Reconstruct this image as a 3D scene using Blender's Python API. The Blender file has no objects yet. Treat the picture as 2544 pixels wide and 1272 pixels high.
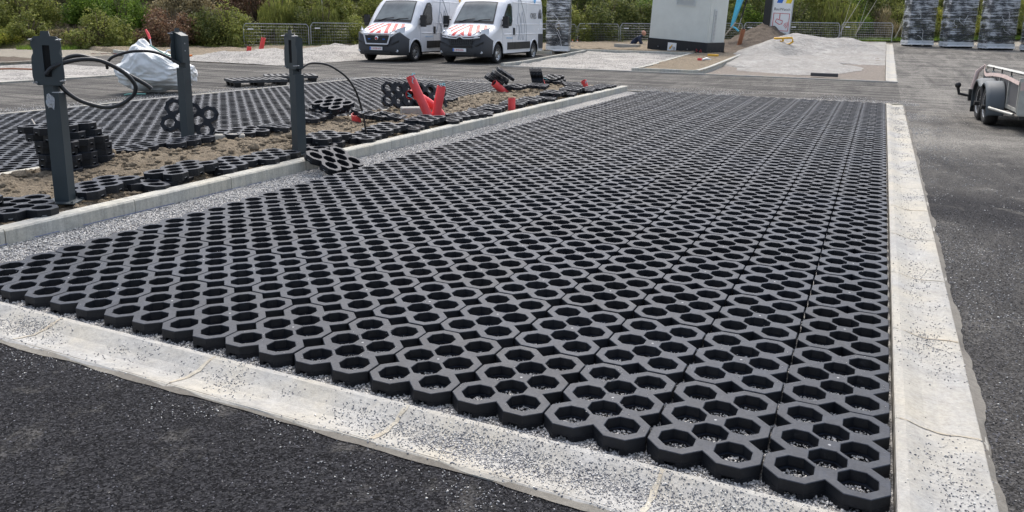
import bpy, bmesh, math, random
import numpy as np
from mathutils import Vector, Matrix, noise, Euler
R = math.radians
rng = np.random.default_rng(7)
random.seed(7)
SC = bpy.context.scene
COL = SC.collection

# ------------------------------------------------------------------ camera
def setup_camera():
    yaw, pit, roll = -.432368, -.198659, .0152753
    c, s = math.cos, math.sin
    fw = Vector((s(yaw)*c(pit), c(yaw)*c(pit), s(pit)))
    rt = Vector((c(yaw), -s(yaw), 0)); up = rt.cross(fw)
    r2 = rt*c(roll) + up*s(roll); u2 = -rt*s(roll) + up*c(roll)
    cam = bpy.data.cameras.new('camera'); o = bpy.data.objects.new('camera', cam); COL.objects.link(o)
    m = Matrix((r2, u2, -fw)).transposed().to_4x4(); m.translation = Vector((-.16727, -2.49258, 1.45737))
    o.matrix_world = m
    cam.sensor_width = 36; cam.lens = 1951.87/2544*36
    cam.shift_y = -(636-444.9)/2544
    cam.clip_start = .05; cam.clip_end = 600
    SC.camera = o
setup_camera()

# ------------------------------------------------------------------ light
w = bpy.data.worlds.new('World'); SC.world = w; w.use_nodes = True
nt = w.node_tree; nt.nodes.clear()
sky = nt.nodes.new('ShaderNodeTexSky'); sky.sky_type = 'NISHITA'; sky.sun_disc = False
SUN_EL, SUN_AZ = 56, 335          # azimuth clockwise from +Y, the side the light comes from
sky.sun_elevation = R(SUN_EL); sky.sun_rotation = R(SUN_AZ); sky.air_density = 1; sky.dust_density = 4.0; sky.ozone_density = 1
bg = nt.nodes.new('ShaderNodeBackground'); bg.inputs[1].default_value = .15
wo = nt.nodes.new('ShaderNodeOutputWorld')
hs = nt.nodes.new('ShaderNodeHueSaturation'); hs.inputs['Saturation'].default_value = .7
nt.links.new(sky.outputs[0], hs.inputs['Color']); nt.links.new(hs.outputs[0], bg.inputs[0]); nt.links.new(bg.outputs[0], wo.inputs[0])
sun = bpy.data.lights.new('sun', 'SUN'); sun.energy = 1.15; sun.angle = R(20); sun.color = (1, .96, .9)
so = bpy.data.objects.new('sun', sun); COL.objects.link(so)
d = Vector((math.sin(R(SUN_AZ))*math.cos(R(SUN_EL)), math.cos(R(SUN_AZ))*math.cos(R(SUN_EL)), math.sin(R(SUN_EL))))
so.rotation_euler = d.to_track_quat('Z', 'Y').to_euler()
vs = SC.view_settings; vs.view_transform = 'Standard'; vs.look = 'None'; vs.gamma = 1; vs.use_curve_mapping = False
vs.exposure = .88
SC.cycles.max_bounces = 6; SC.cycles.transparent_max_bounces = 12

# ------------------------------------------------------------------ helpers
def zg(y): return max(0., .033*(y-23))
class MB:
    def __init__(s): s.v = []; s.f = []; s.m = []; s.n = 0; s.sm = []
    def add(s, vs_, fs, mat=0, M=None, smooth=False):
        if M is not None: vs_ = [M @ Vector(q) for q in vs_]
        s.v += [tuple(q) for q in vs_]
        for q in fs:
            s.f.append(tuple(i+s.n for i in q)); s.m.append(mat); s.sm.append(smooth)
        s.n += len(vs_); return s
    def box(s, c, d, mat=0, M=None, rz=0, ch=0):
        x, y, z = d[0]/2, d[1]/2, d[2]/2
        V = [Vector((a*x, b*y, e*z)) for e in (-1, 1) for a, b in ((-1,-1),(1,-1),(1,1),(-1,1))]
        if rz: V = [Matrix.Rotation(rz, 3, 'Z') @ q for q in V]
        V = [q+Vector(c) for q in V]
        return s.add(V, [(3,2,1,0),(4,5,6,7),(0,1,5,4),(1,2,6,5),(2,3,7,6),(3,0,4,7)], mat, M)
    def prism(s, poly, z0, z1, mat=0, M=None, mats=None):
        n = len(poly)
        V = [(a, b, z0) for a, b in poly]+[(a, b, z1) for a, b in poly]
        F = [tuple(range(n-1, -1, -1)), tuple(range(n, 2*n))]+[(i, (i+1) % n, (i+1) % n+n, i+n) for i in range(n)]
        return s.add(V, F, mat, M)
    def tube(s, path, r, mat=0, n=8, M=None, cap=True, smooth=True):
        P = [Vector(p) for p in path]; rs = r if hasattr(r, '__len__') else [r]*len(P)
        V = []; up = Vector((0, 0, 1)); pa = None
        for i, p in enumerate(P):
            t = (P[min(i+1, len(P)-1)]-P[max(i-1, 0)]).normalized()
            if pa is None:
                a = t.cross(up)
                if a.length < .1: a = t.cross(Vector((1, 0, 0)))
                a.normalize()
            else:
                a = (pa-t*pa.dot(t)).normalized()
            pa = a; b = t.cross(a)
            V += [p+(a*math.cos(q*2*math.pi/n)+b*math.sin(q*2*math.pi/n))*rs[i] for q in range(n)]
        F = [(i*n+j, i*n+(j+1) % n, (i+1)*n+(j+1) % n, (i+1)*n+j) for i in range(len(P)-1) for j in range(n)]
        s.add(V, F, mat, M, smooth)
        if cap:
            s.add(V[:n], [tuple(range(n-1, -1, -1))], mat, M); s.add(V[-n:], [tuple(range(n))], mat, M)
        return s
    def cyl(s, a, b, r, mat=0, n=12, M=None, r2=None, smooth=True):
        return s.tube([a, b], [r, r if r2 is None else r2], mat, n, M, True, smooth)
    def lathe(s, prof, axis='Z', mat=0, n=20, M=None, smooth=True, mats=None):
        V = []
        for r, h in prof:
            for q in range(n):
                a = q*2*math.pi/n; x, y = r*math.cos(a), r*math.sin(a)
                V.append((x, y, h) if axis == 'Z' else (h, x, y) if axis == 'X' else (x, h, y))
        for i in range(len(prof)-1):
            s_ = [(i*n+j, i*n+(j+1) % n, (i+1)*n+(j+1) % n, (i+1)*n+j) for j in range(n)]
            mm = mats[i] if mats else mat
            if i == 0: s.add(V, s_, mm, M, smooth); base = s.n-len(V)
            else:
                for q in s_: s.f.append(tuple(k+base for k in q)); s.m.append(mm); s.sm.append(smooth)
        return s
    def quad(s, a, b, c, d, mat=0, M=None): return s.add([a, b, c, d], [(0, 1, 2, 3)], mat, M)
    def mesh(s, name, mats):
        me = bpy.data.meshes.new(name); me.from_pydata(s.v, [], s.f)
        for m in (mats if isinstance(mats, (list, tuple)) else [mats]): me.materials.append(m)
        me.polygons.foreach_set('material_index', s.m); me.polygons.foreach_set('use_smooth', s.sm)
        me.update(); return me
    def build(s, name, mats, parent=None, loc=None, rot=None, **k):
        return link(name, s.mesh(name, mats), parent, loc, rot, **k)
def tag(o, label=None, category=None, group=None, kind=None):
    if label: o['label'] = label
    if category: o['category'] = category
    if group: o['group'] = group
    if kind: o['kind'] = kind
    return o
def link(name, data, parent=None, loc=None, rot=None, label=None, category=None, group=None, kind=None):
    o = bpy.data.objects.new(name, data); COL.objects.link(o)
    if parent: o.parent = parent
    if loc is not None: o.location = loc
    if rot is not None: o.rotation_euler = rot
    return tag(o, label, category, group, kind)
def empty(name, loc, rot=(0, 0, 0), **k):
    o = link(name, None, None, loc, rot, **k); o.empty_display_size = .2; return o
KIDS = {}
def copy_tree(o, loc, rot, label, parent=None):
    c = o.copy(); COL.objects.link(c)
    if parent is None: c.location = loc; c.rotation_euler = rot; c['label'] = label
    else: c.parent = parent
    for ch in [q for q in bpy.data.objects if q.parent == o]: copy_tree(ch, None, None, None, c)
    return c

# ------------------------------------------------------------------ materials
class N:
    def __init__(s, name):
        s.mat = bpy.data.materials.new(name); s.mat.use_nodes = True; s.t = s.mat.node_tree; s.t.nodes.clear()
        s.b = s.new('ShaderNodeBsdfPrincipled'); s.o = s.new('ShaderNodeOutputMaterial'); s.l(s.b.outputs[0], s.o.inputs[0])
        s.co = s.new('ShaderNodeTexCoord')
    def new(s, t): return s.t.nodes.new(t)
    def l(s, a, b): s.t.links.new(a, b)
    def map(s, src=None, scale=(1, 1, 1), loc=(0, 0, 0), rot=(0, 0, 0), kind='Object'):
        m = s.new('ShaderNodeMapping'); m.inputs['Scale'].default_value = scale; m.inputs['Location'].default_value = loc; m.inputs['Rotation'].default_value = rot
        s.l(src or s.co.outputs[kind], m.inputs[0]); return m.outputs[0]
    def noise(s, vec, scale, detail=4, rough=.6, dist=0):
        n = s.new('ShaderNodeTexNoise'); n.inputs['Scale'].default_value = scale; n.inputs['Detail'].default_value = detail
        n.inputs['Roughness'].default_value = rough; n.inputs['Distortion'].default_value = dist; s.l(vec, n.inputs['Vector']); return n.outputs['Fac']
    def voro(s, vec, scale, out='Color', feat='F1'):
        n = s.new('ShaderNodeTexVoronoi'); n.feature = feat; n.inputs['Scale'].default_value = scale; s.l(vec, n.inputs['Vector']); return n.outputs[out]
    def ramp(s, fac, stops, interp='LINEAR'):
        r = s.new('ShaderNodeValToRGB'); r.color_ramp.interpolation = interp
        el = r.color_ramp.elements
        while len(el) < len(stops): el.new(.5)
        for e, (p, c) in zip(el, stops):
            e.position = p; e.color = (c, c, c, 1) if not hasattr(c, '__len__') else tuple(c)+(1,)
        s.l(fac, r.inputs[0]); return r.outputs[0]
    def mix(s, fac, a, b, mode='MIX'):
        m = s.new('ShaderNodeMix'); m.data_type = 'RGBA'; m.blend_type = mode
        for sock, val in ((m.inputs[0], fac), (m.inputs[6], a), (m.inputs[7], b)):
            if isinstance(val, (int, float)): sock.default_value = val if sock == m.inputs[0] else (val, val, val, 1)
            elif isinstance(val, tuple): sock.default_value = val+(1,)
            else: s.l(val, sock)
        return m.outputs[2]
    def math(s, op, a, b=0., c=None, clamp=False):
        m = s.new('ShaderNodeMath'); m.operation = op; m.use_clamp = clamp
        for i, val in enumerate((a, b) if c is None else (a, b, c)):
            if isinstance(val, (int, float)): m.inputs[i].default_value = val
            else: s.l(val, m.inputs[i])
        return m.outputs[0]
    def xyz(s, kind='Object'):
        m = s.new('ShaderNodeSeparateXYZ'); s.l(s.co.outputs[kind], m.inputs[0]); return m.outputs
    def bump(s, h, strength=.5, dist=.01):
        b = s.new('ShaderNodeBump'); b.inputs['Strength'].default_value = strength; b.inputs['Distance'].default_value = dist
        s.l(h, b.inputs['Height']); s.l(b.outputs[0], s.b.inputs['Normal'])
    def set(s, col=None, rough=None, metal=None, spec=None, **k):
        for key, val in (('Base Color', col), ('Roughness', rough), ('Metallic', metal), ('Specular IOR Level', spec)):
            if val is None: continue
            if isinstance(val, (int, float)): s.b.inputs[key].default_value = val
            elif isinstance(val, tuple): s.b.inputs[key].default_value = val+(1,)
            else: s.l(val, s.b.inputs[key])
        return s
def flat(name, col, rough=.5, metal=0, var=.12, scale=6, bump=0):
    n = N(name); f = n.noise(n.map(), scale, 5, .65)
    lo = tuple(max(0, c*(1-var)) for c in col); hi = tuple(c*(1+var) for c in col)
    n.set(n.ramp(f, [(.3, lo), (.7, hi)]), rough, metal)
    n.l(n.ramp(f, [(.3, max(.05, rough-.06)), (.7, min(1, rough+.08))]), n.b.inputs['Roughness'])
    if bump: n.bump(n.noise(n.map(), scale*12, 3), bump, .004)
    return n.mat

def m_asphalt():
    n = N('asphalt'); v = n.map(); X, Y, Z = n.xyz()
    big = n.noise(v, .9, 6, .65, .4)
    st = n.noise(n.map(scale=(.12, 1.6, 1)), 1.6, 7, .68, .5)            # tyre streaks along the lane
    st2 = n.noise(n.map(scale=(1.4, .25, 1), rot=(0, 0, .5)), 1.2, 6, .7, .8)
    far = n.math('MULTIPLY', n.math('SUBTRACT', Y, 7.5), .16, clamp=True)
    left = n.math('LESS_THAN', X, -11.9)
    far = n.math('MAXIMUM', far, left)
    right = n.math('GREATER_THAN', X, .3)
    # amount of pale crusher dust
    dz = n.ramp(n.math('MULTIPLY', n.math('ADD', n.math('MULTIPLY', st, .62), n.math('MULTIPLY', st2, .38)), 1), [(.43, 0.), (.60, 1.)])
    nearpatch = n.ramp(n.noise(n.map(loc=(1.3, .4, 0)), 2.3, 7, .72, .5), [(.54, 0.), (.72, .75)])
    band = n.math('SUBTRACT', 1, n.math('ABSOLUTE', n.math('MULTIPLY', n.math('SUBTRACT', Y, 9.6), .55)), clamp=True)
    band = n.math('MULTIPLY', band, right)
    rgt = n.math('MULTIPLY', right, n.math('SUBTRACT', 1, n.math('MULTIPLY', n.ramp(n.math('ABSOLUTE', n.math('SUBTRACT', n.math('ADD', Y, n.math('MULTIPLY', n.math('SUBTRACT', X, .3), .35)), 5.1)), [(.35, 1.), (.9, 0.)]), .8)))
    amt = n.mix(far, n.math('MULTIPLY', nearpatch, .6), n.math('ADD', n.math('MULTIPLY', dz, .58), .20))
    amt = n.math('ADD', amt, n.math('MULTIPLY', band, n.ramp(big, [(.3, .25), (.7, .8)])))
    amt = n.math('ADD', amt, n.math('MULTIPLY', rgt, n.ramp(st2, [(.35, .1), (.7, .38)])), clamp=True)
    sp = n.voro(v, 120, 'Color'); spv = n.math('ADD', n.math('MULTIPLY', n.noise(v, 210, 2, .6), .35), n.math('MULTIPLY', n.ramp(sp, [(0, 0.), (1, 1.)]), .65))
    base = n.ramp(spv, [(.30, (.004, .004, .005)), (.5, (.014, .014, .0165)), (.72, (.042, .042, .046))])
    chips = n.ramp(n.voro(n.map(loc=(3, 1, 0)), 42, 'Distance'), [(.05, 1.), (.13, 0.)])
    chipmask = n.math('MULTIPLY', chips, n.ramp(n.noise(v, 7, 3), [(.52, 0.), (.62, 1.)]))
    dust = n.ramp(spv, [(.25, (.13, .122, .108)), (.75, (.36, .345, .31))])
    f2 = n.math('MULTIPLY', amt, n.ramp(n.noise(v, 38, 4, .7), [(.3, .45), (.6, 1.)]), clamp=True)
    c = n.mix(f2, base, dust)
    c = n.mix(n.math('MULTIPLY', chipmask, .5), c, (.38, .37, .34))
    n.set(c, .92, spec=.12)
    n.bump(n.math('ADD', n.math('MULTIPLY', n.voro(v, 95, 'Distance'), -.8), n.noise(v, 60, 3, .6)), .9, .006)
    return n.mat
def m_gravel(name='gravel', a=(.16, .16, .165), b=(.62, .61, .59), sc=110, tint=(.5, .48, .44)):
    n = N(name); v = n.map()
    cell = n.ramp(n.voro(v, sc, 'Color'), [(0, 0.), (1, 1.)]); 
    c = n.ramp(cell, [(.15, a), (.45, tuple((p+q)/2 for p, q in zip(a, b))), (.85, b)])
    dark = n.ramp(n.voro(v, sc, 'Distance'), [(.25, 1.), (.62, .45)])
    c = n.mix(1., c, dark, 'MULTIPLY')
    big = n.noise(v, 1.1, 5, .6, .3)
    c = n.mix(n.ramp(big, [(.4, 0.), (.7, .55)]), c, tint)
    n.set(c, .9, spec=.2); n.bump(n.math('MULTIPLY', n.voro(v, sc, 'Distance'), -1), 1, .008)
    return n.mat
def m_heap():
    n = N('crusher_heap'); v = n.map(); a = n.noise(v, 9, 8, .8); b_ = n.noise(v, .7, 4, .6, .5); k = n.noise(n.map(scale=(1, .5, 3)), 3, 5, .7, .6)
    c = n.ramp(n.math('ADD', n.math('MULTIPLY', a, .6), n.math('MULTIPLY', k, .4)), [(.32, (.17, .165, .155)), (.5, (.36, .35, .33)), (.68, (.60, .58, .54))])
    c = n.mix(n.ramp(b_, [(.38, 0.), (.62, .55)]), c, (.30, .285, .26))
    n.set(c, .95, spec=.15); n.bump(n.math('ADD', a, k), 1, .06); return n.mat
def m_concrete(name='concrete', base=(.395, .39, .37), stain=(.475, .44, .36), streak=False):
    n = N(name); v = n.map(); big = n.noise(v, 1.7, 6, .62, .3); fine = n.noise(v, 55, 5, .75); mid = n.noise(v, 9, 5, .7)
    c = n.ramp(mid, [(.25, tuple(q*.78 for q in base)), (.55, base), (.8, tuple(q*1.2 for q in base))])
    c = n.mix(n.ramp(big, [(.40, 0.), (.62, .8)]), c, stain)
    c = n.mix(n.ramp(n.noise(n.map(loc=(5, 2, 1)), 3.1, 7, .75, .8), [(.52, 0.), (.68, .45)]), c, tuple(q*.62 for q in base))
    if streak:
        s1 = n.noise(n.map(scale=(9, 9, .6)), 2.4, 4, .7)
        c = n.mix(n.ramp(s1, [(.44, 0.), (.70, .6)]), c, tuple(q*.5 for q in base))
    c = n.mix(1., c, n.ramp(fine, [(.25, .72), (.6, 1.)]), 'MULTIPLY')
    pits = n.ramp(n.voro(v, 38, 'Distance'), [(.04, .45), (.1, 1.)])
    c = n.mix(n.ramp(n.noise(v, 5, 2), [(.5, 0.), (.6, 1.)]), c, n.mix(1., c, pits, 'MULTIPLY'))
    n.set(c, .88, spec=.25); n.bump(n.math('ADD', fine, mid), .5, .006); return n.mat
def m_soil(name='soil', a=(.13, .105, .075), b=(.36, .30, .22)):
    n = N(name); v = n.map(); f = n.noise(v, 14, 8, .72, .4); big = n.noise(v, 1.3, 4)
    c = n.ramp(f, [(.28, a), (.5, tuple((p+q)*.5 for p, q in zip(a, b))), (.74, b)])
    c = n.mix(n.ramp(big, [(.35, 0.), (.7, .35)]), c, tuple(q*.8 for q in b))
    n.set(c, .95, spec=.15); n.bump(n.math('ADD', f, n.noise(v, 48, 5, .7)), 1, .035); return n.mat
def m_tile(name='recycled_plastic', k=1.):
    n = N(name); v = n.map(); oi = n.new('ShaderNodeObjectInfo')
    mm = n.new('ShaderNodeVectorMath'); mm.operation = 'ADD'; n.l(v, mm.inputs[0])
    cx = n.new('ShaderNodeCombineXYZ'); n.l(n.math('MULTIPLY', oi.outputs['Random'], 37), cx.inputs[0]); n.l(cx.outputs[0], mm.inputs[1])
    f = n.noise(mm.outputs[0], 16, 7, .72, .6); g = n.noise(mm.outputs[0], 90, 4, .7)
    rnd = n.math('MULTIPLY_ADD', oi.outputs['Random'], .42, .78)
    c = n.ramp(f, [(.3, (.011*k, .0135*k, .0185*k)), (.55, (.020*k, .024*k, .031*k)), (.78, (.036*k, .042*k, .052*k))])
    c = n.mix(1., c, rnd, 'MULTIPLY')
    scr = n.ramp(n.noise(n.map(mm.outputs[0], scale=(1, 7, 1), rot=(0, 0, .7)), 22, 3, .7), [(.64, 0.), (.72, 1.)])
    c = n.mix(n.math('MULTIPLY', scr, .3), c, (.16, .165, .17))
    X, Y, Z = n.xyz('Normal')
    top = n.math('GREATER_THAN', Z, .5)                          # scuffed treads; skylight painted in: tops lighter and bluer, moulded walls darker
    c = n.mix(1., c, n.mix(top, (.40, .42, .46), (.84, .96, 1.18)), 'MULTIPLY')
    dust = n.math('MULTIPLY', n.ramp(n.noise(mm.outputs[0], 5, 5, .7), [(.5, 0.), (.8, .35)]), top)
    c = n.mix(dust, c, (.11, .115, .12))
    n.set(c, n.ramp(g, [(.3, .44), (.7, .64)]), spec=.36); n.bump(n.math('ADD', f, g), .25, .003); return n.mat
def m_foliage(name, cols, yellow=.1):
    n = N(name); g = n.new('ShaderNodeNewGeometry'); v = n.map()
    c = n.ramp(g.outputs['Random Per Island'], [(i/(len(cols)-1), q) for i, q in enumerate(cols)])
    f = n.noise(v, 1.6, 4, .6, .4)
    c = n.mix(n.ramp(f, [(.36, .8), (.62, 0.)]), c, tuple(q*.6 for q in cols[0]))
    n.set(c, .6, spec=.3)
    tr = n.new('ShaderNodeBsdfTranslucent'); n.l(c, tr.inputs[0]); ms = n.new('ShaderNodeMixShader'); ms.inputs[0].default_value = .4
    n.l(n.b.outputs[0], ms.inputs[1]); n.l(tr.outputs[0], ms.inputs[2]); n.l(ms.outputs[0], n.o.inputs[0]); return n.mat
def m_wrap():
    n = N('stretch_film'); v = n.map(scale=(.7, .7, 16)); f = n.noise(v, 1.5, 8, .75, .35); fine = n.noise(n.map(scale=(2, 2, 60)), 1.5, 3, .8)
    k = n.noise(n.map(scale=(1.2, 1.2, 1.7)), 1.6, 4, .6)
    oi = n.new('ShaderNodeObjectInfo')
    a = n.math('ADD', n.math('MULTIPLY', n.math('ADD', n.math('MULTIPLY', f, .5), n.math('MULTIPLY', fine, .5)), 1.), n.math('MULTIPLY', n.math('SUBTRACT', k, .5), .45))
    X, Y, Z = n.xyz()
    a = n.math('ADD', a, n.math('MULTIPLY', n.math('LESS_THAN', Z, .28), .12))
    al = n.ramp(a, [(.44, .02), (.52, .16), (.58, .9)])
    n.set((.74, .77, .8), .22, spec=.6); n.l(al, n.b.inputs['Alpha']); n.bump(n.math('ADD', f, fine), .6, .02); return n.mat

MAT = dict(
    asphalt=m_asphalt(), gravel=m_gravel(), crusher=m_gravel('crusher_gravel', (.20, .19, .18), (.56, .54, .50), 26, (.50, .475, .43)),
    concrete=m_concrete(), kerb=m_concrete('kerb_concrete', (.50, .50, .46), (.55, .52, .43), True), soil=m_soil(), darksoil=m_soil('dark_soil', (.07, .055, .045), (.2, .165, .13)),
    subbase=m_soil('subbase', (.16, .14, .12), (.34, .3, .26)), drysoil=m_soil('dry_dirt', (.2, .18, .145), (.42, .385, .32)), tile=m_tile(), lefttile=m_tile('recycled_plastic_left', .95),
    post=flat('powder_coated_steel', (.036, .048, .054), .42, 0, .07, 8), cable=flat('black_rubber', (.012, .013, .015), .38), rubber=flat('tyre_rubber', (.016, .016, .017), .75, bump=.3, scale=14),
    red=flat('red_conduit_plastic', (.84, .085, .09), .38, 0, .1, 5), redin=flat('red_conduit_inside', (.40, .02, .025), .6), twine=flat('blue_twine', (.25, .62, .68), .7),
    white=flat('white_paint', (.74, .75, .77), .22, 0, .03, 2), wplastic=flat('white_sheet', (.78, .79, .8), .45, 0, .03), bumper=flat('bumper_plastic', (.045, .047, .052), .55, 0, .1, 20),
    dark=flat('dark_plastic', (.012, .012, .013), .45), chrome=flat('chrome', (.75, .75, .77), .18, 1, .05), alloy=flat('wheel_steel', (.45, .46, .47), .35, .8, .1), galv=flat('galvanised_steel', (.42, .43, .44), .42, .8, .2, 9),
    lamp=flat('headlamp_lens', (.66, .68, .70), .12, 0, .15, 12), sred=flat('reflective_red', (.52, .012, .015), .5, 0, .05), swhite=flat('reflective_white', (.8, .8, .8), .35, 0, .03),
    cabinet=flat('cabin_render', (.60, .62, .58), .85, 0, .05, 3, .15), cabside=flat('cabin_base', (.014, .015, .017), .7, 0, .15, 6, .2), text=flat('dark_print', (.05, .05, .055), .5), greytext=flat('grey_print', (.5, .52, .56), .5, 0, .02),
    blue=flat('blue_print', (.02, .14, .55), .45), yellow=flat('yellow_plastic', (.72, .40, .03), .45), orange=flat('orange_plastic', (.75, .2, .03), .5), bluesign=flat('blue_sign', (.015, .12, .6), .4), turq=flat('turquoise_paint', (.08, .48, .68), .35),
    brown=flat('brown_sewer_pipe', (.30, .12, .06), .5), wood=flat('timber', (.42, .33, .2), .8), aluminium=flat('aluminium', (.40, .40, .37), .45, .55, .2, 7), board=flat('grey_ply_board', (.085, .085, .088), .6, 0, .2, 7), fender=flat('grey_mudguard', (.10, .115, .125), .62, 0, .1, 5),
    strap=flat('faded_red_white_strap', (.56, .44, .40), .8, 0, .15), skin=flat('skin', (.52, .28, .2), .6), cloth=flat('navy_cloth', (.02, .03, .06), .85), bag=flat('woven_white_fabric', (.72, .73, .72), .55, 0, .05, 14, .25), seam=flat('green_seam', (.2, .45, .38), .7),
    stem=flat('bark', (.13, .10, .07), .9, 0, .3, 12), pale=flat('pale_bark', (.45, .42, .34), .9, 0, .25, 12), redpaint=flat('red_spray_paint', (.6, .05, .06), .6), wrap=m_wrap(), chalk=flat('pale_dust', (.5, .48, .43), .95), stone_l=flat('stone_light', (.6, .585, .555), .9, 0, .2, 30), stone_m=flat('stone_grey', (.30, .30, .305), .9, 0, .2, 30), stone_d=flat('stone_dark', (.13, .13, .145), .85, 0, .2, 30))
def m_glass():
    n = N('vehicle_glass'); v = n.map(); f = n.noise(v, 1.6, 3, .5)
    n.set(n.ramp(f, [(.35, (.05, .062, .06)), (.65, (.15, .18, .17))]), .05, spec=1.); n.b.inputs['Coat Weight'].default_value = .6; n.b.inputs['Coat Roughness'].default_value = .03; return n.mat  # grey-green base colour stands in for sky reflected in the windscreen
MAT['glass'] = m_glass(); MAT['heap'] = m_heap()
MAT['sideglass'] = flat('tinted_side_glass', (.02, .024, .024), .07, 0, .4, 3)
# ------------------------------------------------------------------ ground
def fn(x, y, s=1., seed=0): return noise.noise(Vector((x*s+seed, y*s-seed, seed*.37)))
def fb(x, y, s=1., seed=0, o=4): return noise.fractal(Vector((x*s+seed, y*s+seed*1.3, seed)), .9, 2.1, o)
def sheet(name, x0, x1, y0, y1, off, mat, nx=2, ny=2, hf=None, kind='structure', parent=None, edge=0, label=None):
    xs = np.linspace(x0, x1, nx); ys = list(np.linspace(y0, y1, ny))
    if hf is None and y0 < 23 < y1 and ny == 2: ys = [y0, 23, y1]
    V = []
    for j, y in enumerate(ys):
        for i, x in enumerate(xs):
            ex = ey = 0
            if edge:
                if i in (0, len(xs)-1): ex = fb(y, x, 2.5, 3)*edge
                if j in (0, len(ys)-1): ey = fb(x, y, 2.5, 5)*edge
            V.append((x+ex, y+ey, zg(y)+off+(hf(x, y) if hf else 0)))
    n = len(xs)
    F = [(j*n+i, j*n+i+1, (j+1)*n+i+1, (j+1)*n+i) for j in range(len(ys)-1) for i in range(n-1)]
    b = MB(); b.add(V, F, 0, smooth=True); return b.build(name, mat, parent, kind=kind, label=label)
b = MB(); b.add([(-300, -60, -.16), (200, -60, -.16), (200, 23, -.16), (-300, 23, -.16), (200, 75, 1.5), (-300, 75, 1.5), (200, 400, 1.5), (-300, 400, 1.5)], [(0, 1, 2, 3), (3, 2, 4, 5), (5, 4, 6, 7)])
b.build('ground', MAT['drysoil'], kind='structure')
# asphalt: a grid of cells that leaves the bays open
AZ = -.04
def asphalt():
    xs = [-90, -23.5, -21.8, -17.35, -12.1, -11.6, -5.2, .31, 14, 60]; ys = [-12, -.36, 3, 13.5, 14.46, 17, 21.45, 23, 28, 43, 60]
    b = MB()
    for i in range(len(xs)-1):
        for j in range(len(ys)-1):
            x0, x1, y0, y1 = xs[i], xs[i+1], ys[j], ys[j+1]; cx, cy = (x0+x1)/2, (y0+y1)/2
            if -12.1 < cx < .31 and -.36 < cy < 14.46: continue
            if -11.6 < cx < .31 and cy > 21.45: continue
            if -21.8 < cx < -17.35 and 17 < cy < 28: continue
            if -23.5 < cx < -17.35 and 3 < cy < 13.5: continue
            if cx < -21.8 and cy > 17: continue
            if cx < -11.6 and cy > 28: continue
            if cx < -23.5 and cy > 3: continue
            if cy > 43: continue
            b.add([(x0, y0, zg(y0)+AZ), (x1, y0, zg(y0)+AZ), (x1, y1, zg(y1)+AZ), (x0, y1, zg(y1)+AZ)], [(0, 1, 2, 3)])
    # a real edge down to the sub-base along the near channels
    for a, c in (((-30, -.36), (.31, -.36)), ((.31, 14.46), (.31, -.36)), ((-12.1, -.36), (-12.1, 14.46))):
        b.add([(a[0], a[1], AZ), (c[0], c[1], AZ), (c[0], c[1], -.16), (a[0], a[1], -.16)], [(0, 1, 2, 3)])
    b.build('asphalt', MAT['asphalt'], kind='structure')
asphalt()
sheet('gravel_bed', -5.2, .01, -.1, 14.46, -.062, MAT['gravel'], 90, 240, lambda x, y: fb(x, y, 6, 1)*.004-.002+(max(0, -.02-y)*.35 if y < -.02 else 0)+(max(0, -4.85-x)*.10))
sheet('gravel_bed', -12.1, -7.3, -.36, 14.46, -.055, MAT['gravel'], 2, 2)

# concrete channels (dished gutter stones), every stone its own piece
def channel_stone(parent, axis, a0, a1, prof, seed, rag=.012, start=0, zb=0.):
    """prof: list of (offset, z) across; the last one has a ragged edge"""
    b = MB(); n = 11; m = len(prof); V = []
    for k in range(n):
        t = a0+(a1-a0)*k/(n-1)
        for j, (o, z) in enumerate(prof):
            oo = o; zz = z+zg(t if axis == 'Y' else 0)
            if j >= m-2: oo += fb(t, j, 7.5, 1)*rag*np.sign(prof[-1][0]-prof[0][0])
            if 0 < j < m-2: zz += fb(t, o*6, 5, seed)*.0016
            V.append((t, oo, zz) if axis == 'X' else (oo, t, zz))
    F = [(k*m+j, (k+1)*m+j, (k+1)*m+j+1, k*m+j+1) for k in range(n-1) for j in range(m-1)]
    b.add(V, F, 0)
    for k in (0, n-1): b.add([V[k*m+j] for j in range(m)], [tuple(range(m))], 0)
    return b.build('channel_stone', MAT['concrete'], parent)
ch = empty('drainage_channel', (0, 0, 0), kind='structure')
pf = [(-.082, -.12), (-.082, -.018), (-.09, -.012), (-.115, -.012), (-.135, -.019), (-.19, -.038), (-.25, -.045), (-.30, -.038), (-.335, -.030), (-.36, -.028), (-.372, -.034), (-.374, -.07)]
for k in range(10): channel_stone(ch, 'X', .30-k*1.0-.996, .30-k*1.0, pf, k+1)
pr = [(.014, -.12), (.014, -.004), (.02, .001), (.05, .001), (.075, -.007), (.12, -.022), (.17, -.028), (.22, -.024), (.275, -.02), (.302, -.022), (.318, -.032), (.32, -.07)]
for k in range(15): channel_stone(ch, 'Y', -.372+k*1.0 if k else -.372, .624+k*1.0 if k < 14 else 14.4, pr, k+20, .010)
ch2 = empty('drainage_channel', (0, 0, 0), kind='structure')
for k in range(20): channel_stone(ch2, 'Y', 21.5+k, 22.494+k, pr, k+50, .05)
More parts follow.
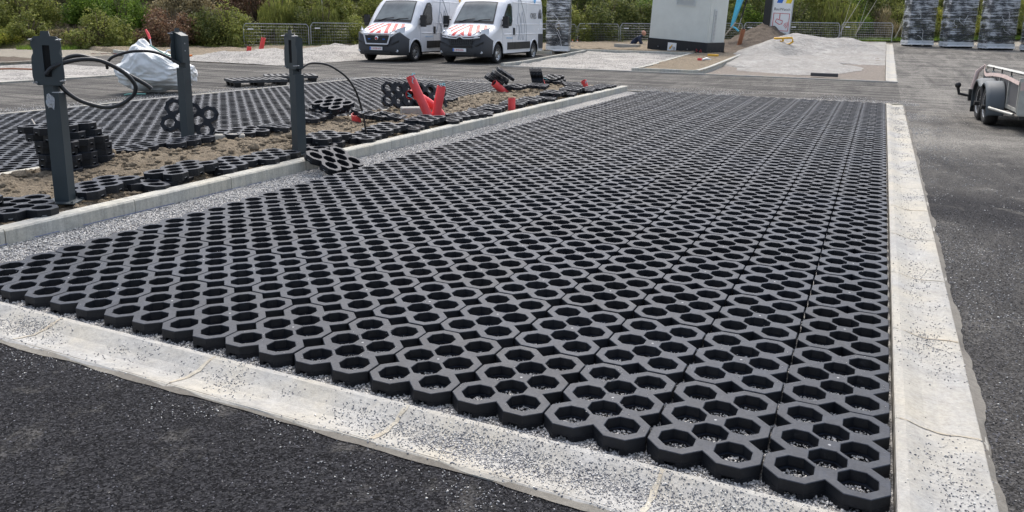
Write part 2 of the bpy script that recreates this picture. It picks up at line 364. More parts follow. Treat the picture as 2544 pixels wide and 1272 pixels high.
# mortar smeared across the joints and the rough cement haunch along the asphalt
def smear(o0, o1, prof, axis, t0, seed, wd):
    V = []; n = 9; off = [p[0] for p in prof]; zs = [p[1] for p in prof]
    if off[0] > off[-1]: off = off[::-1]; zs = zs[::-1]
    for i in range(n):
        o = o0+(o1-o0)*i/(n-1); z = float(np.interp(o, off, zs))+.0025; w_ = wd*(.6+.8*abs(fb(i*.9, seed, 1, seed))); c = t0+.006*fb(i*.7, seed, 1, 3)
        for a in (c-w_, c+w_*.7): V.append((a, o, z) if axis == 'X' else (o, a, z))
    b = MB(); b.add(V, [(2*i, 2*i+1, 2*i+3, 2*i+2) for i in range(n-1)], 0); return b
mm_ = m_concrete('mortar', (.50, .47, .39), (.34, .27, .19))
for k in range(1, 7): smear(-.345, -.10, pf, 'X', .302-k*1.0, k, .012).build('mortar_joint', mm_, ch)
for k in range(1, 6): smear(.03, .30, pr, 'Y', -.374+k*1.0, k+30, .007).build('mortar_joint', mm_, ch)
hm_ = m_concrete('cement_haunch', (.24, .225, .195), (.15, .135, .115))
V = []
for k in range(420):
    x = .33-k*.025; V += [(x, -.352, -.028), (x, -.377-.004*fb(x, 0, 9, 1)-max(0, .030*fb(x, 1, 1.5, 2)+.008), AZ+.0035)]
b = MB(); b.add(V, [(2*i, 2*i+2, 2*i+3, 2*i+1) for i in range(419)], 0); b.build('cement_haunch', hm_, ch)
V = []
for k in range(600):
    y = -.38+k*.0247; V += [(.305, y, -.0225), (.328+.005*fb(y, 0, 9, 3)+max(0, .028*fb(y, 1, 2.3, 4)+.004), y, AZ+.0035)]
b = MB(); b.add(V, [(2*i, 2*i+1, 2*i+3, 2*i+2) for i in range(599)], 0); b.build('cement_haunch', hm_, ch)
# thin edging strips round the far side of the bays
def strip(name, pts, w_, top, bot=-.16, mat=None, parent=None, L=1.0, kind='structure', stone='kerb_stone', ch=.012, gap=.006):
    root = parent or empty(name, (0, 0, 0), kind=kind)
    for (x0, y0), (x1, y1) in zip(pts, pts[1:]):
        D = math.hypot(x1-x0, y1-y0); n = max(1, round(D/L)); ux, uy = (x1-x0)/D, (y1-y0)/D; nx, ny = -uy, ux
        for k in range(n):
            a, e = D*k/n+gap/2, D*(k+1)/n-gap/2; V = []
            dz = random.uniform(-.002, .002); dn = random.uniform(-.002, .002)
            for t in (a, e):
                X, Y = x0+ux*t, y0+uy*t; zz = zg(Y)+dz
                for o, z in ((0, bot), (0, top-ch), (ch, top), (w_-ch, top), (w_, top-ch), (w_, bot)):
                    V.append((X+nx*(o+dn), Y+ny*(o+dn), z+zz))
            m = 6; F = [(j, j+1, m+j+1, m+j) for j in range(5)]+[(5, 4, 3, 2, 1, 0), (6, 7, 8, 9, 10, 11)]
            b = MB(); b.add(V, F, 0); b.build(stone, mat or MAT['kerb'], root)
    return root
far_edge = strip('edging_strip', [(.31, 14.46), (-5.2, 14.46)], -.05, -.012, mat=MAT['concrete'])
strip('', [(-7.4, 14.46), (-12.05, 14.46)], -.05, -.012, mat=MAT['concrete'], parent=far_edge)
strip('', [(-12.05, 14.46), (-12.05, -.36)], .05, -.012, mat=MAT['concrete'], parent=far_edge)
# raised kerb left of the main bay, with its return at the far end
kerb = strip('kerb', [(-5.2, -.4), (-5.2, 14.46)], .14, .085)
strip('', [(-5.34, 14.46), (-7.3, 14.46)], .12, .06, parent=kerb)
strip('', [(-7.42, -.4), (-7.42, 14.4)], -.10, .012, parent=kerb)
b = MB()
for k in range(60):
    y0, y1 = -.3+k*.09, -.3+k*.09+.09
    if fn(k*.5, 0, 1, 4) < -.25: continue
    z = lambda y: -.012-.004*y+fn(y, 2, 1.2)*.004
    b.add([(-5.1975, y0, z(y0)), (-5.1975, y1, z(y1)), (-5.1975, y1, z(y1)+.0035), (-5.1975, y0, z(y0)+.0035)], [(0, 1, 2, 3)])
b.build('snap_line', flat('blue_chalk', (.16, .2, .42), .9), kerb)
# island of dug soil
def island(x, y):
    e = min(1, max(0, (x+7.32)/.2))*min(1, max(0, (-5.34-x)/.16))
    h = .05+.035*fb(x, y, 1.4, 2)+.028*fb(x, y, 5, 4)+.016*abs(fb(x, y, 15, 6))+.05*math.exp(-((x+6.7)**2+(y-2.9)**2)/.12)
    return h*(.35+.65*e)
sheet('soil_island', -7.32, -5.33, -.6, 14.46, 0, MAT['soil'], 84, 560, island)
def lumps(name, n, fx, mat, size=(.012, .05), kind='stuff', seed=1, sub=1, mats=None):
    r = random.Random(seed); bm = bmesh.new(); bmesh.ops.create_icosphere(bm, subdivisions=sub, radius=1)
    base = [v.co.copy() for v in bm.verts]; fs = [tuple(v.index for v in f.verts) for f in bm.faces]; bm.free()
    V = []; F = []; MI = []
    for k in range(n):
        p = fx(r)
        if p is None: continue
        s = size[0]+(size[1]-size[0])*r.random()**3; sx, sy, sz = s*r.uniform(.7, 1.3), s*r.uniform(.7, 1.3), s*r.uniform(.5, .9)
        a = r.random()*6.28; ca, sa = math.cos(a), math.sin(a); n0 = len(V); q = r.random()*50
        for c in base:
            k_ = 1+.35*noise.noise(c*1.7+Vector((q, 0, 0))) if sub > 0 else 1+r.uniform(-.25, .25)
            x, y, z = c.x*sx*k_, c.y*sy*k_, c.z*sz*k_
            V.append((p[0]+x*ca-y*sa, p[1]+x*sa+y*ca, p[2]+z+sz*.3))
        F += [tuple(i+n0 for i in f) for f in fs]; mi = r.randrange(len(mats)) if mats else 0; MI += [mi]*len(fs)
    me = bpy.data.meshes.new(name); me.from_pydata(V, [], F)
    for m_ in (mats or [mat]): me.materials.append(m_)
    me.polygons.foreach_set('material_index', MI); me.update()
    return link(name, me, kind=kind)
def isl(r):
    x, y = r.uniform(-7.25, -5.4), -.3+14.6*r.random()**1.5; return (x, y, island(x, y)-.002)
lumps('soil_clods', 5200, isl, MAT['soil'], (.008, .045), seed=3)
def big(r):
    x, y = r.uniform(-7.1, -5.5), r.uniform(1, 13); return (x, y, island(x, y))
lumps('soil_clods', 70, big, MAT['soil'], (.03, .085), seed=5, sub=2)

# loose stones: the bed, the spill on the channels, the asphalt edges
MAT['bit_d'] = flat('bitumen_dark', (.010, .010, .011), .8, 0, .3, 40); MAT['bit_m'] = flat('bitumen_grey', (.045, .045, .047), .85, 0, .3, 40)
STM = [MAT['stone_l'], MAT['stone_m'], MAT['stone_d'], MAT['stone_m']]
def octas(name, pts, mats, weights, seed=0):
    g = np.random.default_rng(seed); n = len(pts); pts = np.asarray(pts)
    base = np.array([(1, 0, 0), (-1, 0, 0), (0, 1, 0), (0, -1, 0), (0, 0, 1), (0, 0, -1)], float)
    fs = np.array([(0, 2, 4), (2, 1, 4), (1, 3, 4), (3, 0, 4), (2, 0, 5), (1, 2, 5), (3, 1, 5), (0, 3, 5)])
    J = base[None]*g.uniform(.6, 1.35, (n, 6, 1))+g.normal(0, .22, (n, 6, 3))
    q = g.normal(size=(n, 4)); q /= np.linalg.norm(q, axis=1)[:, None]; w_, x, y, z = q.T
    Rm = np.stack([1-2*(y*y+z*z), 2*(x*y-z*w_), 2*(x*z+y*w_), 2*(x*y+z*w_), 1-2*(x*x+z*z), 2*(y*z-x*w_), 2*(x*z-y*w_), 2*(y*z+x*w_), 1-2*(x*x+y*y)], 1).reshape(n, 3, 3)
    V = np.einsum('nij,nkj->nki', Rm, J)*pts[:, 3][:, None, None]; V[:, :, 2] *= .8; V += pts[:, None, :3]
    F = (fs[None]+np.arange(n)[:, None, None]*6).reshape(-1, 3)
    me = bpy.data.meshes.new(name); me.vertices.add(n*6); me.vertices.foreach_set('co', V.reshape(-1))
    me.loops.add(len(F)*3); me.loops.foreach_set('vertex_index', F.reshape(-1)); me.polygons.add(len(F))
    me.polygons.foreach_set('loop_start', np.arange(len(F))*3); me.polygons.foreach_set('loop_total', np.full(len(F), 3))
    for m_ in mats: me.materials.append(m_)
    me.polygons.foreach_set('material_index', np.repeat(g.choice(len(mats), n, p=weights), 8)); me.update(calc_edges=True)
    return link(name, me, kind='stuff')
g = rng
def bedpts(n, x0, x1, y0, y1, z, s0=.0028, s1=.0065, f=None):
    x = g.uniform(x0, x1, n); y = g.uniform(y0, y1, n)
    zz = np.full(n, z)+(0 if f is None else f(x, y)); return np.stack([x, y, zz+g.uniform(-.002, .003, n), g.uniform(s0, s1, n)], 1)
fy = lambda x, y: np.maximum(0, -.02-y)*.35+np.maximum(0, -4.85-x)*.10
P1 = np.concatenate([bedpts(26000, -5.1, 0, -.085, .30, -.059, f=fy), bedpts(26000, -5.2, -4.72, .3, 4.5, -.058, .003, .0075, fy), bedpts(9000, -5.2, -4.7, 4.5, 10, -.056, .004, .010, fy)])
octas('gravel', P1, STM, [.66, .14, .06, .14], 1)
octs2 = octas('gravel', np.concatenate([bedpts(56000, -3.4, 0, .10, 1.7, -.050)]), [MAT['stone_l'], MAT['stone_m']], [.88, .12], 2)  # paler stone mix stands in for daylight on gravel inside the cells
# spill on the front channel: patches of different density
cands = []
def dishz(o, prof):
    return np.interp(o, [p[0] for p in prof][::-1] if prof[0][0] > prof[-1][0] else [p[0] for p in prof], [p[1] for p in prof][::-1] if prof[0][0] > prof[-1][0] else [p[1] for p in prof])
pfi = [q for q in pf[2:11]]; pri = [q for q in pr[2:11]]
for k in range(90000):
    x = g.uniform(-5.2, .3); y = g.uniform(-.37, -.09)
    d_ = fb(x, y, 2.2, 11)*.9+.30
    d_ += 1.5*math.exp(-((x+1.30)/.38)**2)+1.2*math.exp(-((x+.55)/.5)**2)+.35*math.exp(-((x+3.9)/.5)**2)
    d_ *= .25+.75*math.exp(-((y+.22)/.08)**2)
    if g.random() < (max(0., d_)*.40)**1.5: cands.append((x, y, float(dishz(y, pfi))+.0015, g.uniform(.0014, .0044)))
for k in range(80000):
    t = g.random()**1.5; y = -.3+t*14.5; x = g.uniform(.02, .32)
    d_ = fb(x, y*.6, 2.6, 21)*.8+.42
    d_ *= .25+.8*math.exp(-((x-.19)/.085)**2)
    if g.random() < (max(0, d_)*.42)**1.5: cands.append((x, y, float(dishz(x, pri))+.0015, g.uniform(.0014, .0042)*(1+.05*y)))
octas('stone_spill', cands, [MAT['stone_l'], MAT['stone_m'], MAT['stone_d']], [.34, .46, .20], 3)
cands = []
for k in range(30000):
    if g.random() < .12:
        x = g.uniform(-4.2, .3); y = -.38-abs(g.normal(0, .13)); ok = fb(x, y, 3.1, 31)+g.normal(0, .35) > .35
    elif g.random() < .4: x = .33+abs(g.normal(0, .35)); y = g.uniform(-.5, 14); ok = fb(x, y, 1.1, 33)+g.normal(0, .3) > .1
    else: x = g.uniform(-12.5, .6); y = 14.5+abs(g.normal(0, .7)); ok = fb(x, y, .8, 35) > -.1
    if ok: cands.append((x, y, AZ+.002, g.uniform(.0016, .0042)*(1+.07*max(0, y))))
for k in range(9000):
    y = g.uniform(-.3, 14.4); cands.append((-12.08-abs(g.normal(0, .35)), y, AZ+.002, g.uniform(.003, .010)))
nA = 95000; xa = g.uniform(-4.6, 1.2, nA); ya = -.385-2.1*g.random(nA)**1.15
sel = (ya > -2.3)
octas('asphalt_grit', np.stack([xa, ya, np.full(nA, AZ-.001)+g.uniform(-.001, .001, nA), g.uniform(.0022, .0052, nA)], 1)[sel], [MAT['bit_d'], MAT['bit_m'], MAT['stone_d'], MAT['stone_l']], [.60, .34, .06, .0], 8)
nA = 42000; xa = .33+1.5*g.random(nA)**1.2; ya = -.6+5.5*g.random(nA)**1.3
octas('asphalt_grit', np.stack([xa, ya, np.full(nA, AZ-.001)+g.uniform(-.001, .001, nA), g.uniform(.0024, .0056, nA)], 1), [MAT['bit_d'], MAT['bit_m'], MAT['stone_d'], MAT['stone_l']], [.5, .34, .16, .0], 9)
octas('stone_scatter', cands, [MAT['stone_l'], MAT['stone_m']], [.4, .6], 5)

# ------------------------------------------------------------------ bays across the road
strip('edging_strip', [(.31, 21.45), (-11.6, 21.45)], .06, -.005, mat=MAT['concrete'], L=2.)
fk = strip('kerb', [(-7.2, 21.52), (-7.2, 30.2)], -.1, .07)
strip('', [(-5.12, 21.52), (-5.12, 31.5)], .12, .09, parent=fk)
strip('', [(-11.6, 21.5), (-11.6, 29.6)], .12, .07, parent=fk)
strip('', [(-12.6, 29.65), (-7.2, 29.65)], .12, .10, parent=fk)
strip('', [(-17.35, 28.1), (-12.6, 28.1)], .12, .09, parent=fk)
strip('', [(-7.1, 21.52), (-5.12, 21.52)], .1, .08, parent=fk)
lk = strip('kerb', [(-21.8, 17.0), (-21.8, 28.1)], .13, .12)
strip('', [(-21.8, 28.1), (-17.35, 28.1)], .13, .12, parent=lk)
strip('', [(-27.5, 19.2), (-21.9, 16.9)], .13, .12, parent=lk)
strip('', [(-23.5, 13.5), (-23.5, 2.5)], -.12, .05, parent=lk)
strip('', [(-17.35, 13.5), (-17.35, 3)], -.06, -.005, parent=lk, L=2)
sheet('crusher_gravel', -11.5, -7.2, 21.5, 29.66, -.05, MAT['crusher'], 60, 110, lambda x, y: .03+.05*fb(x, y, .6, 8)+.03*fb(x, y, 2, 9)+.02*(y-21.5)/8)
sheet('soil_strip', -7.2, -5.1, 21.6, 31.0, 0, MAT['soil'], 50, 160, lambda x, y: .05+.03*fb(x, y, 2, 3)+.02*fb(x, y, 7, 4))
sheet('crusher_gravel', -21.75, -17.35, 17.0, 28.1, -.05, MAT['crusher'], 60, 120, lambda x, y: .02+max(0, .10+.10*fb(x, y, .8, 12)+.16*min(1, (-17.6-x)/2.2)*(1 if y < 26 else 0))*min(1, max(0, (-17.4-x)/.7))*min(1, (y-16.9)/1.5))
sheet('crusher_gravel', -23.5, -17.35, 3, 13.5, -.05, MAT['crusher'], 50, 90, lambda x, y: .015+.02*fb(x, y, .9, 14))
sheet('soil_verge', -26.5, -23.4, 2.5, 14.6, -.02, MAT['darksoil'], 30, 90, lambda x, y: .06+.05*fb(x, y, 1.2, 16))
sheet('dirt_track', -60, -26.5, 2, 22, -.05, MAT['drysoil'], 60, 40, lambda x, y: .02*fb(x, y, .6, 17))
sheet('asphalt_lane', -26.6, -23.4, 14.4, 18.2, -.045, MAT['asphalt'], 2, 2)
# soil in front of the fence
def berm(x, y):
    h = .05+.06*fb(x, y, .9, 18)+.04*fb(x, y, 3, 19); return h
sheet('soil_verge', -34, -21.9, 18.5, 31, -.02, MAT['soil'], 70, 80, lambda x, y: berm(x, y)+.05 if (x+27.5)*.43+(y-19.2) > .3 else -.25, edge=.2)
sheet('soil_verge', -22, -7.1, 28.2, 42, -.02, MAT['soil'], 90, 90, lambda x, y: (berm(x, y)+.07) if (y > 29.8 or x < -12.7) else -.3)
# big gravel heap bay, right of the soil strip
def heap(x, y):
    h = .0
    h += .66*math.exp(-(((x+3.7)/1.5)**2+((y-36.0)/3.2)**2))
    h += .46*math.exp(-(((x+1.5)/1.05)**2+((y-36.0)/1.9)**2))
    h += .42*math.exp(-(((x+4.4)/1.0)**2+((y-31.5)/2.4)**2))
    h += .16*math.exp(-(((x+3.3)/1.6)**2+((y-27)/2.)**2))
    h -= .36*math.exp(-(((x+3.3)/.7)**2+((y-31.)/1.0)**2))
    h = max(h, 0); return h*(1+.12*fb(x, y, .9, 22))+.035*fb(x, y, 1.2, 23)*min(1, h*3+.2)
sheet('crusher_heap', -5.6, .0, 22.6, 44, -.03, MAT['heap'], 110, 300, lambda x, y: heap(x, y) if heap(x, y) > .03 or y > 28 else -.05)
sheet('subbase', -5.0, .0, 21.5, 44, -.035, MAT['subbase'], 20, 60, lambda x, y: .012*fb(x, y, 2, 25))
def chalky(x, y): return .0
def tongue():
    V = []; 
    for k in range(40):
        a = k/40*2*math.pi; rr = 1+.16*fb(math.cos(a)*2, math.sin(a)*2, 1, 27); V.append((-2.75+2.05*rr*math.cos(a), 25.9+2.7*rr*math.sin(a), 0))
    c = Vector((-2.75, 26.2, 0)); W = []; F = []
    rings = 8
    for q in range(rings+1):
        for p in V:
            v_ = c.lerp(Vector(p), q/rings); h = .055*(1-(q/rings)**3)+.02*fb(v_.x, v_.y, 1.6, 28)*(1-q/rings); W.append((v_.x, v_.y, zg(v_.y)-.03+h))
    n = 40; F = [(q*n+i, q*n+(i+1) % n, (q+1)*n+(i+1) % n, (q+1)*n+i) for q in range(rings) for i in range(n)]
    b = MB(); b.add(W, F, 0, smooth=True); b.build('crusher_tongue', MAT['heap'], kind='structure')
tongue()
# dark soil heap behind, left of the gravel
sheet('soil_heap', -8.6, -2.6, 32, 46, -.03, MAT['darksoil'], 90, 150, lambda x, y: .9*math.exp(-(((x+5.6)/1.25)**2+((y-38.5)/2.6)**2))*(1+.2*fb(x, y, 1.5, 31))+.06*fb(x, y, 3, 32)+.02)
# embankment behind the fence
def FL(t):   # fence line
    return Vector((-34+t*.785, 18.6+t*.62, 0))
def bank():
    V = []; nt_, ns = 120, 30
    for i in range(nt_):
        t = i/(nt_-1)*100-12; p = FL(t)
        for j in range(ns):
            s_ = j/(ns-1)*26; q = p+Vector((-.62, .785, 0))*(s_+.9)
            h = max(0, s_-.3)*.42; h = min(h, 7.5)+.25*fb(q.x, q.y, .25, 33)*min(1, s_)
            V.append((q.x, q.y, zg(q.y)-.1+h))
    F = [(i*ns+j, (i+1)*ns+j, (i+1)*ns+j+1, i*ns+j+1) for i in range(nt_-1) for j in range(ns-1)]
    n = N('bank_grass'); v = n.map(); f = n.noise(v, 3, 7, .75)
    n.set(n.ramp(f, [(.3, (.05, .045, .02)), (.5, (.11, .10, .04)), (.7, (.2, .17, .085))]), .95); n.bump(f, 1, .15)
    b = MB(); b.add(V, F, 0, smooth=True); b.build('embankment', n.mat, kind='structure')
bank()
# ------------------------------------------------------------------ grid tile
PD = .1395; U = PD*.70710678
A_ = .7*PD; S_ = A_*math.tan(R(22.5)); NO = A_-(U-S_)          # flat distance, half flat, notch depth from the cell centre
CELLS = [(-2, -1), (0, -1), (2, -1), (-1, 0), (1, 0), (-2, 1), (0, 1), (2, 1)]
def outline(slots=False):
    """in (v, u): v across (x), u along (y)"""
    def flat_(p, q, sl):
        if not sl: return [p, q]
        P_, Q_ = Vector(p), Vector(q); d_ = (Q_-P_).normalized(); m_ = (P_+Q_)/2; nn = Vector((-d_.y, d_.x)); w_ = .020
        return [p, tuple(m_-d_*w_), tuple(m_-d_*w_+nn*.018), tuple(m_+d_*w_+nn*.018), tuple(m_+d_*w_), q]
    pts = []
    def side(cells, axis):   # axis: direction of the outward normal
        out = []
        nx, ny = axis; tx, ty = -ny, nx
        for i, (cu, cv) in enumerate(cells):
            x, y = cv*U, cu*U
            c = Vector((x, y)); n_ = Vector(axis); t_ = Vector((tx, ty))
            out += flat_(tuple(c+n_*A_-t_*S_), tuple(c+n_*A_+t_*S_), slots)
            if i < len(cells)-1:
                c2 = Vector((cells[i+1][1]*U, cells[i+1][0]*U)); mid = (c+c2)/2
                out.append(tuple(mid+n_*NO))
        return out
    pts += side([(-2, -1), (-2, 1)], (0, -1))
    pts += side([(-2, 1), (0, 1), (2, 1)], (1, 0))
    pts += side([(2, 1), (2, -1)], (0, 1))
    pts += side([(2, -1), (0, -1), (-2, -1)], (-1, 0))
    return pts
def octagon(cu, cv, a):
    r = a/math.cos(R(22.5)); return [(cv*U+r*math.cos(R(22.5+45*k)), cu*U+r*math.sin(R(22.5+45*k))) for k in range(8)]
def curve_layer(loops, z0, z1, bev):
    cu = bpy.data.curves.new('c', 'CURVE'); cu.dimensions = '2D'; cu.fill_mode = 'BOTH'
    for L in loops:
        s = cu.splines.new('POLY'); s.points.add(len(L)-1); s.use_cyclic_u = True
        for p, q in zip(s.points, L): p.co = (q[0], q[1], 0, 1)
    cu.extrude = (z1-z0)/2-bev; cu.bevel_depth = bev; cu.bevel_resolution = 0; cu.offset = -bev if bev else 0
    o = bpy.data.objects.new('c', cu); COL.objects.link(o); dg = bpy.context.evaluated_depsgraph_get(); dg.update()
    me = bpy.data.meshes.new_from_object(o.evaluated_get(dg)); me.transform(Matrix.Translation((0, 0, (z0+z1)/2)))
    bpy.data.objects.remove(o); bpy.data.curves.remove(cu); return me
def tile_mesh(name, mat, clips=True, simple=False):
    holes = [octagon(a, b_, .444*PD) for a, b_ in CELLS]; small = [octagon(a, b_, .385*PD) for a, b_ in CELLS]
    m1 = curve_layer([outline()]+holes, -.042, 0, 0 if simple else .0022)
    bm = bmesh.new(); bm.from_mesh(m1)
    m2 = curve_layer([outline(not simple)]+(holes if simple else small), -.062, -.0415, 0); bm.from_mesh(m2)
    bmesh.ops.remove_doubles(bm, verts=bm.verts, dist=.00005)
    for f in bm.faces: f.smooth = False
    if clips:
        def bx(c, d_):
            r = bmesh.ops.create_cube(bm, size=1); bmesh.ops.scale(bm, vec=d_, verts=r['verts']); bmesh.ops.translate(bm, vec=c, verts=r['verts'])
            for f in {f for v in r['verts'] for f in v.link_faces}: f.material_index = 1
        for v_ in (-1, 1):
            for s in (-1, 1): bx((v_*U, s*(2*U+A_), -.040), (.026, .003, .0035))
        for u_ in (-2, 0, 2):
            for s in (-1, 1): bx((s*(U+A_), u_*U, -.040), (.003, .026, .0035))
    r = bmesh.ops.create_circle(bm, cap_ends=True, segments=8, radius=.0055); bmesh.ops.translate(bm, vec=(0, 0, .0004), verts=r['verts'])
    for f in {f for v in r['verts'] for f in v.link_faces}: f.material_index = 1
    bmesh.ops.recalc_face_normals(bm, faces=bm.faces)
    me = bpy.data.meshes.new(name); bm.to_mesh(me); bm.free(); me.materials.append(mat); me.materials.append(MAT['clip'])
    bpy.data.meshes.remove(m1); bpy.data.meshes.remove(m2); return me
MAT['clip'] = flat('pale_clip', (.30, .31, .32), .5)
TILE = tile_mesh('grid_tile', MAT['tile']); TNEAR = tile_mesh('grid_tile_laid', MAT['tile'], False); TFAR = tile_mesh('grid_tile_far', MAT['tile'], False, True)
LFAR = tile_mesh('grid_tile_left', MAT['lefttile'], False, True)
TW, TL = .4, .6
main = empty('grid_paving', (0, 0, 0), kind='structure')
for j in range(24):
    for i in range(12):
        gx = .0025*math.floor(i/1)*0
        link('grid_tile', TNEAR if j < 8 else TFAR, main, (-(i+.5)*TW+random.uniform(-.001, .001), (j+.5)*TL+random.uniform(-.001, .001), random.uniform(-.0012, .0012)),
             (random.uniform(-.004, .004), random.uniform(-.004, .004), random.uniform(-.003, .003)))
gr = np.random.default_rng(44); cs = []
for k in range(2600):
    i, j = gr.integers(0, 12), int(8*gr.random()**1.6); cu, cv = CELLS[gr.integers(0, 8)]; a = gr.uniform(0, 6.283); q = gr.uniform(.50, .62)*PD
    if fb(i*.7, j*.9, 1, 51) < -.1: continue
    cs.append((-(i+.5)*TW+cv*U+q*math.cos(a), (j+.5)*TL+cu*U+q*math.sin(a), .0015, gr.uniform(.0009, .0024)))
octas('tile_grit', cs, [MAT['stone_l'], MAT['stone_m']], [.6, .4], 6)
left = empty('grid_paving', (0, 0, 0), kind='structure')
cam = SC.camera; CI = cam.matrix_world.inverted()
def px(p):
    q = CI @ Vector(p); return (1272+1951.87*q.x/-q.z, 444.9-1951.87*q.y/-q.z) if q.z < 0 else (-9999, 0)
for j in range(24):
    for i in range(11):
        p = (-7.46-(i+.5)*TW, (j+.5)*TL-.02, -.004)
        if px((p[0]+.3, p[1]+.4, 0))[0] < -150: continue
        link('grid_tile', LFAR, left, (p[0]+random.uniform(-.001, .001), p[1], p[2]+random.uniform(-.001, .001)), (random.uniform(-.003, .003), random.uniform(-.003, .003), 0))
MAT['slot_shade'] = flat('slot_shade_black', (.003, .003, .003), .95)
# ------------------------------------------------------------------ charging posts
def smooth_path(pts, n=6):
    P = [Vector(p) for p in pts]; out = []
    for i in range(len(P)-1):
        a, b, c, d_ = P[max(i-1, 0)], P[i], P[i+1], P[min(i+2, len(P)-1)]
        for k in range(n):
            t = k/n; out.append(.5*((2*b)+(c-a)*t+(2*a-5*b+4*c-d_)*t*t+(-a+3*b-3*c+d_)*t**3))
    out.append(P[-1]); return out
def post(loc, deg, label, slot=True, bolts=True):
    root = empty('charging_post', loc, (0, 0, R(deg)), label=label, category='charging post', group='grey charging posts waiting for their heads')
    b = MB(); b.box((.0, 0, .004), (.24, .24, .008)); 
    for s in (-1, 1):
        for t in (-1, 1): b.cyl((s*.095, t*.095, .008), (s*.095, t*.095, .02), .009, n=6)
    b.build('base_plate', MAT['post'], root)
    c = MB(); w_ = .0525
    c.box((0, 0, .408), (.105, .1, .8)); c.box((-.018, 0, .838), (.068, .1, .06))
    # upper part with a sloping cap
    c.add([(-w_, -.05, .868), (w_, -.05, .868), (w_, .05, .868), (-w_, .05, .868), (-w_, -.05, 1.205), (w_, -.05, 1.205), (w_, .05, 1.165), (-w_, .05, 1.165)],
          [(3, 2, 1, 0), (4, 5, 6, 7), (0, 1, 5, 4), (1, 2, 6, 5), (2, 3, 7, 6), (3, 0, 4, 7)])
    c.build('column', MAT['post'], root)
    # head plate with its shaped outline, slot cut through
    h = [(.028, 1.25), (.034, 1.215), (.078, 1.212), (.103, 1.188), (.106, 1.145), (.093, 1.115), (.093, 1.095), (.108, 1.065), (.112, .93), (.103, .885), (.078, .865)]
    ring = h+[(-x, z) for x, z in reversed(h)]
    hole = [(-.025, .925), (.025, .925), (.025, 1.15), (-.025, 1.15)] if slot else None
    me = curve_layer([ring]+([hole] if hole else []), -.003, .003, 0)
    me.transform(Matrix.Rotation(R(90), 4, 'X')); me.transform(Matrix.Translation((0, -.058, 0))); me.materials.append(MAT['post'])
    hp = link('head_plate', me, root)
    if slot:
        k = MB(); k.box((0, -.0515, 1.037), (.05, .002, .224)); k.build('slot_shade_panel', MAT['slot_shade'], hp)  # black panel on the column, painted as the shade inside the slot
    for x, z in ((-.095, 1.19), (.095, 1.19), (-.088, .885), (.1, .9)):
        k = MB(); k.cyl((x, -.10, z), (x, -.03, z), .005, n=6); k.cyl((x, -.066, z), (x, -.061, z), .009, n=6); k.build('bolt', MAT['galv'], root)
    for z in (1.0, 1.08):
        k = MB(); k.cyl((.012, .05, z), (.012, .056, z), .007, n=8); k.build('bolt', MAT['galv'], root)
    return root
def cable(parent, loc, deg, pts, r2, away, r=.014, mat='cable'):
    """pts (along the plane, height); plane direction r2 in world, away() = offset beyond it"""
    th = R(deg); inv = Matrix.Rotation(-th, 3, 'Z'); a = Vector((-r2[1], r2[0], 0)); out = []
    n = len(pts)
    for i, (s_, z) in enumerate(pts):
        q = Vector((r2[0]*s_, r2[1]*s_, 0))+a*away(i/(n-1)); q = inv @ q; out.append((q.x, q.y, z))
    b = MB(); b.tube(smooth_path(out, 5), r, n=8); return b.build('cable', MAT[mat], parent), out
c1 = [(-0.043, 0.946), (-0.009, 0.988), (0.044, 1.015), (0.121, 1.039), (0.215, 1.051), (0.3, 1.042), (0.377, 1.006), (0.441, 0.964), (0.495, 0.911), (0.528, 0.851), (0.522, 0.798), (0.495, 0.762), (0.424, 0.711), (0.338, 0.69), (0.254, 0.705), (0.148, 0.75), (0.069, 0.818), (0.026, 0.896), (0.03, 0.964), (0.063, 1.021), (0.111, 1.06), (0.181, 1.071), (0.245, 1.054), (0.343, 1.021), (0.421, 0.976), (0.502, 0.92), (0.549, 0.89), (0.608, 0.851), (0.649, 0.815)]
c2 = [(-0.03, 0.85), (-0.175, 0.941), (-0.298, 0.986), (-0.428, 0.995), (-0.555, 0.982), (-0.684, 0.941), (-0.745, 0.901), (-0.776, 0.847), (-0.779, 0.797)]
c3 = [(0.02, 0.845), (0.119, 0.911), (0.212, 0.915), (0.321, 0.891), (0.435, 0.822), (0.525, 0.741), (0.601, 0.623), (0.649, 0.502), (0.684, 0.381), (0.709, 0.3), (0.737, 0.10)]
p1 = post((-5.59, 1.30, .088), 27, 'dark grey charging post at the near end, with its thick cable coiled in a loop')
p2 = post((-7.29, 4.05, .075), -87, 'dark grey charging post across the soil, turned away, before the white bag', slot=False)
p3 = post((-5.49, 3.82, .088), -16.5, 'dark grey charging post on the kerb whose thin cable arches down to the soil')
cb, _ = cable(p1, None, 27, c1, (.57, .82), lambda t: -.07+.10*t-.05*math.sin(t*6.28), .0155)
k = MB(); q = [Vector(v) for v in _]; k.tube([q[-5].lerp(q[-4], .3), q[-5].lerp(q[-4], .95)], .0175, n=8); k.build('cable_tag', MAT['white'], cb)
cable(p2, None, -87, c2, (.676, .736), lambda t: -.06+.2*t, .016)
cb, _ = cable(p3, None, -16.5, c3, (.765, .644), lambda t: -.03+.75*t, .0115)
k = MB(); q = [Vector(v) for v in _]; k.tube([q[-3].lerp(q[-2], .2), q[-3].lerp(q[-2], .5)], .014, n=8); k.build('cable_tag', MAT['white'], cb)
k = MB(); k.cyl((-.056, -.0, .855), (-.052, 0, .855), .02, n=10); k.build('cable_hole', MAT['galv'], p2)
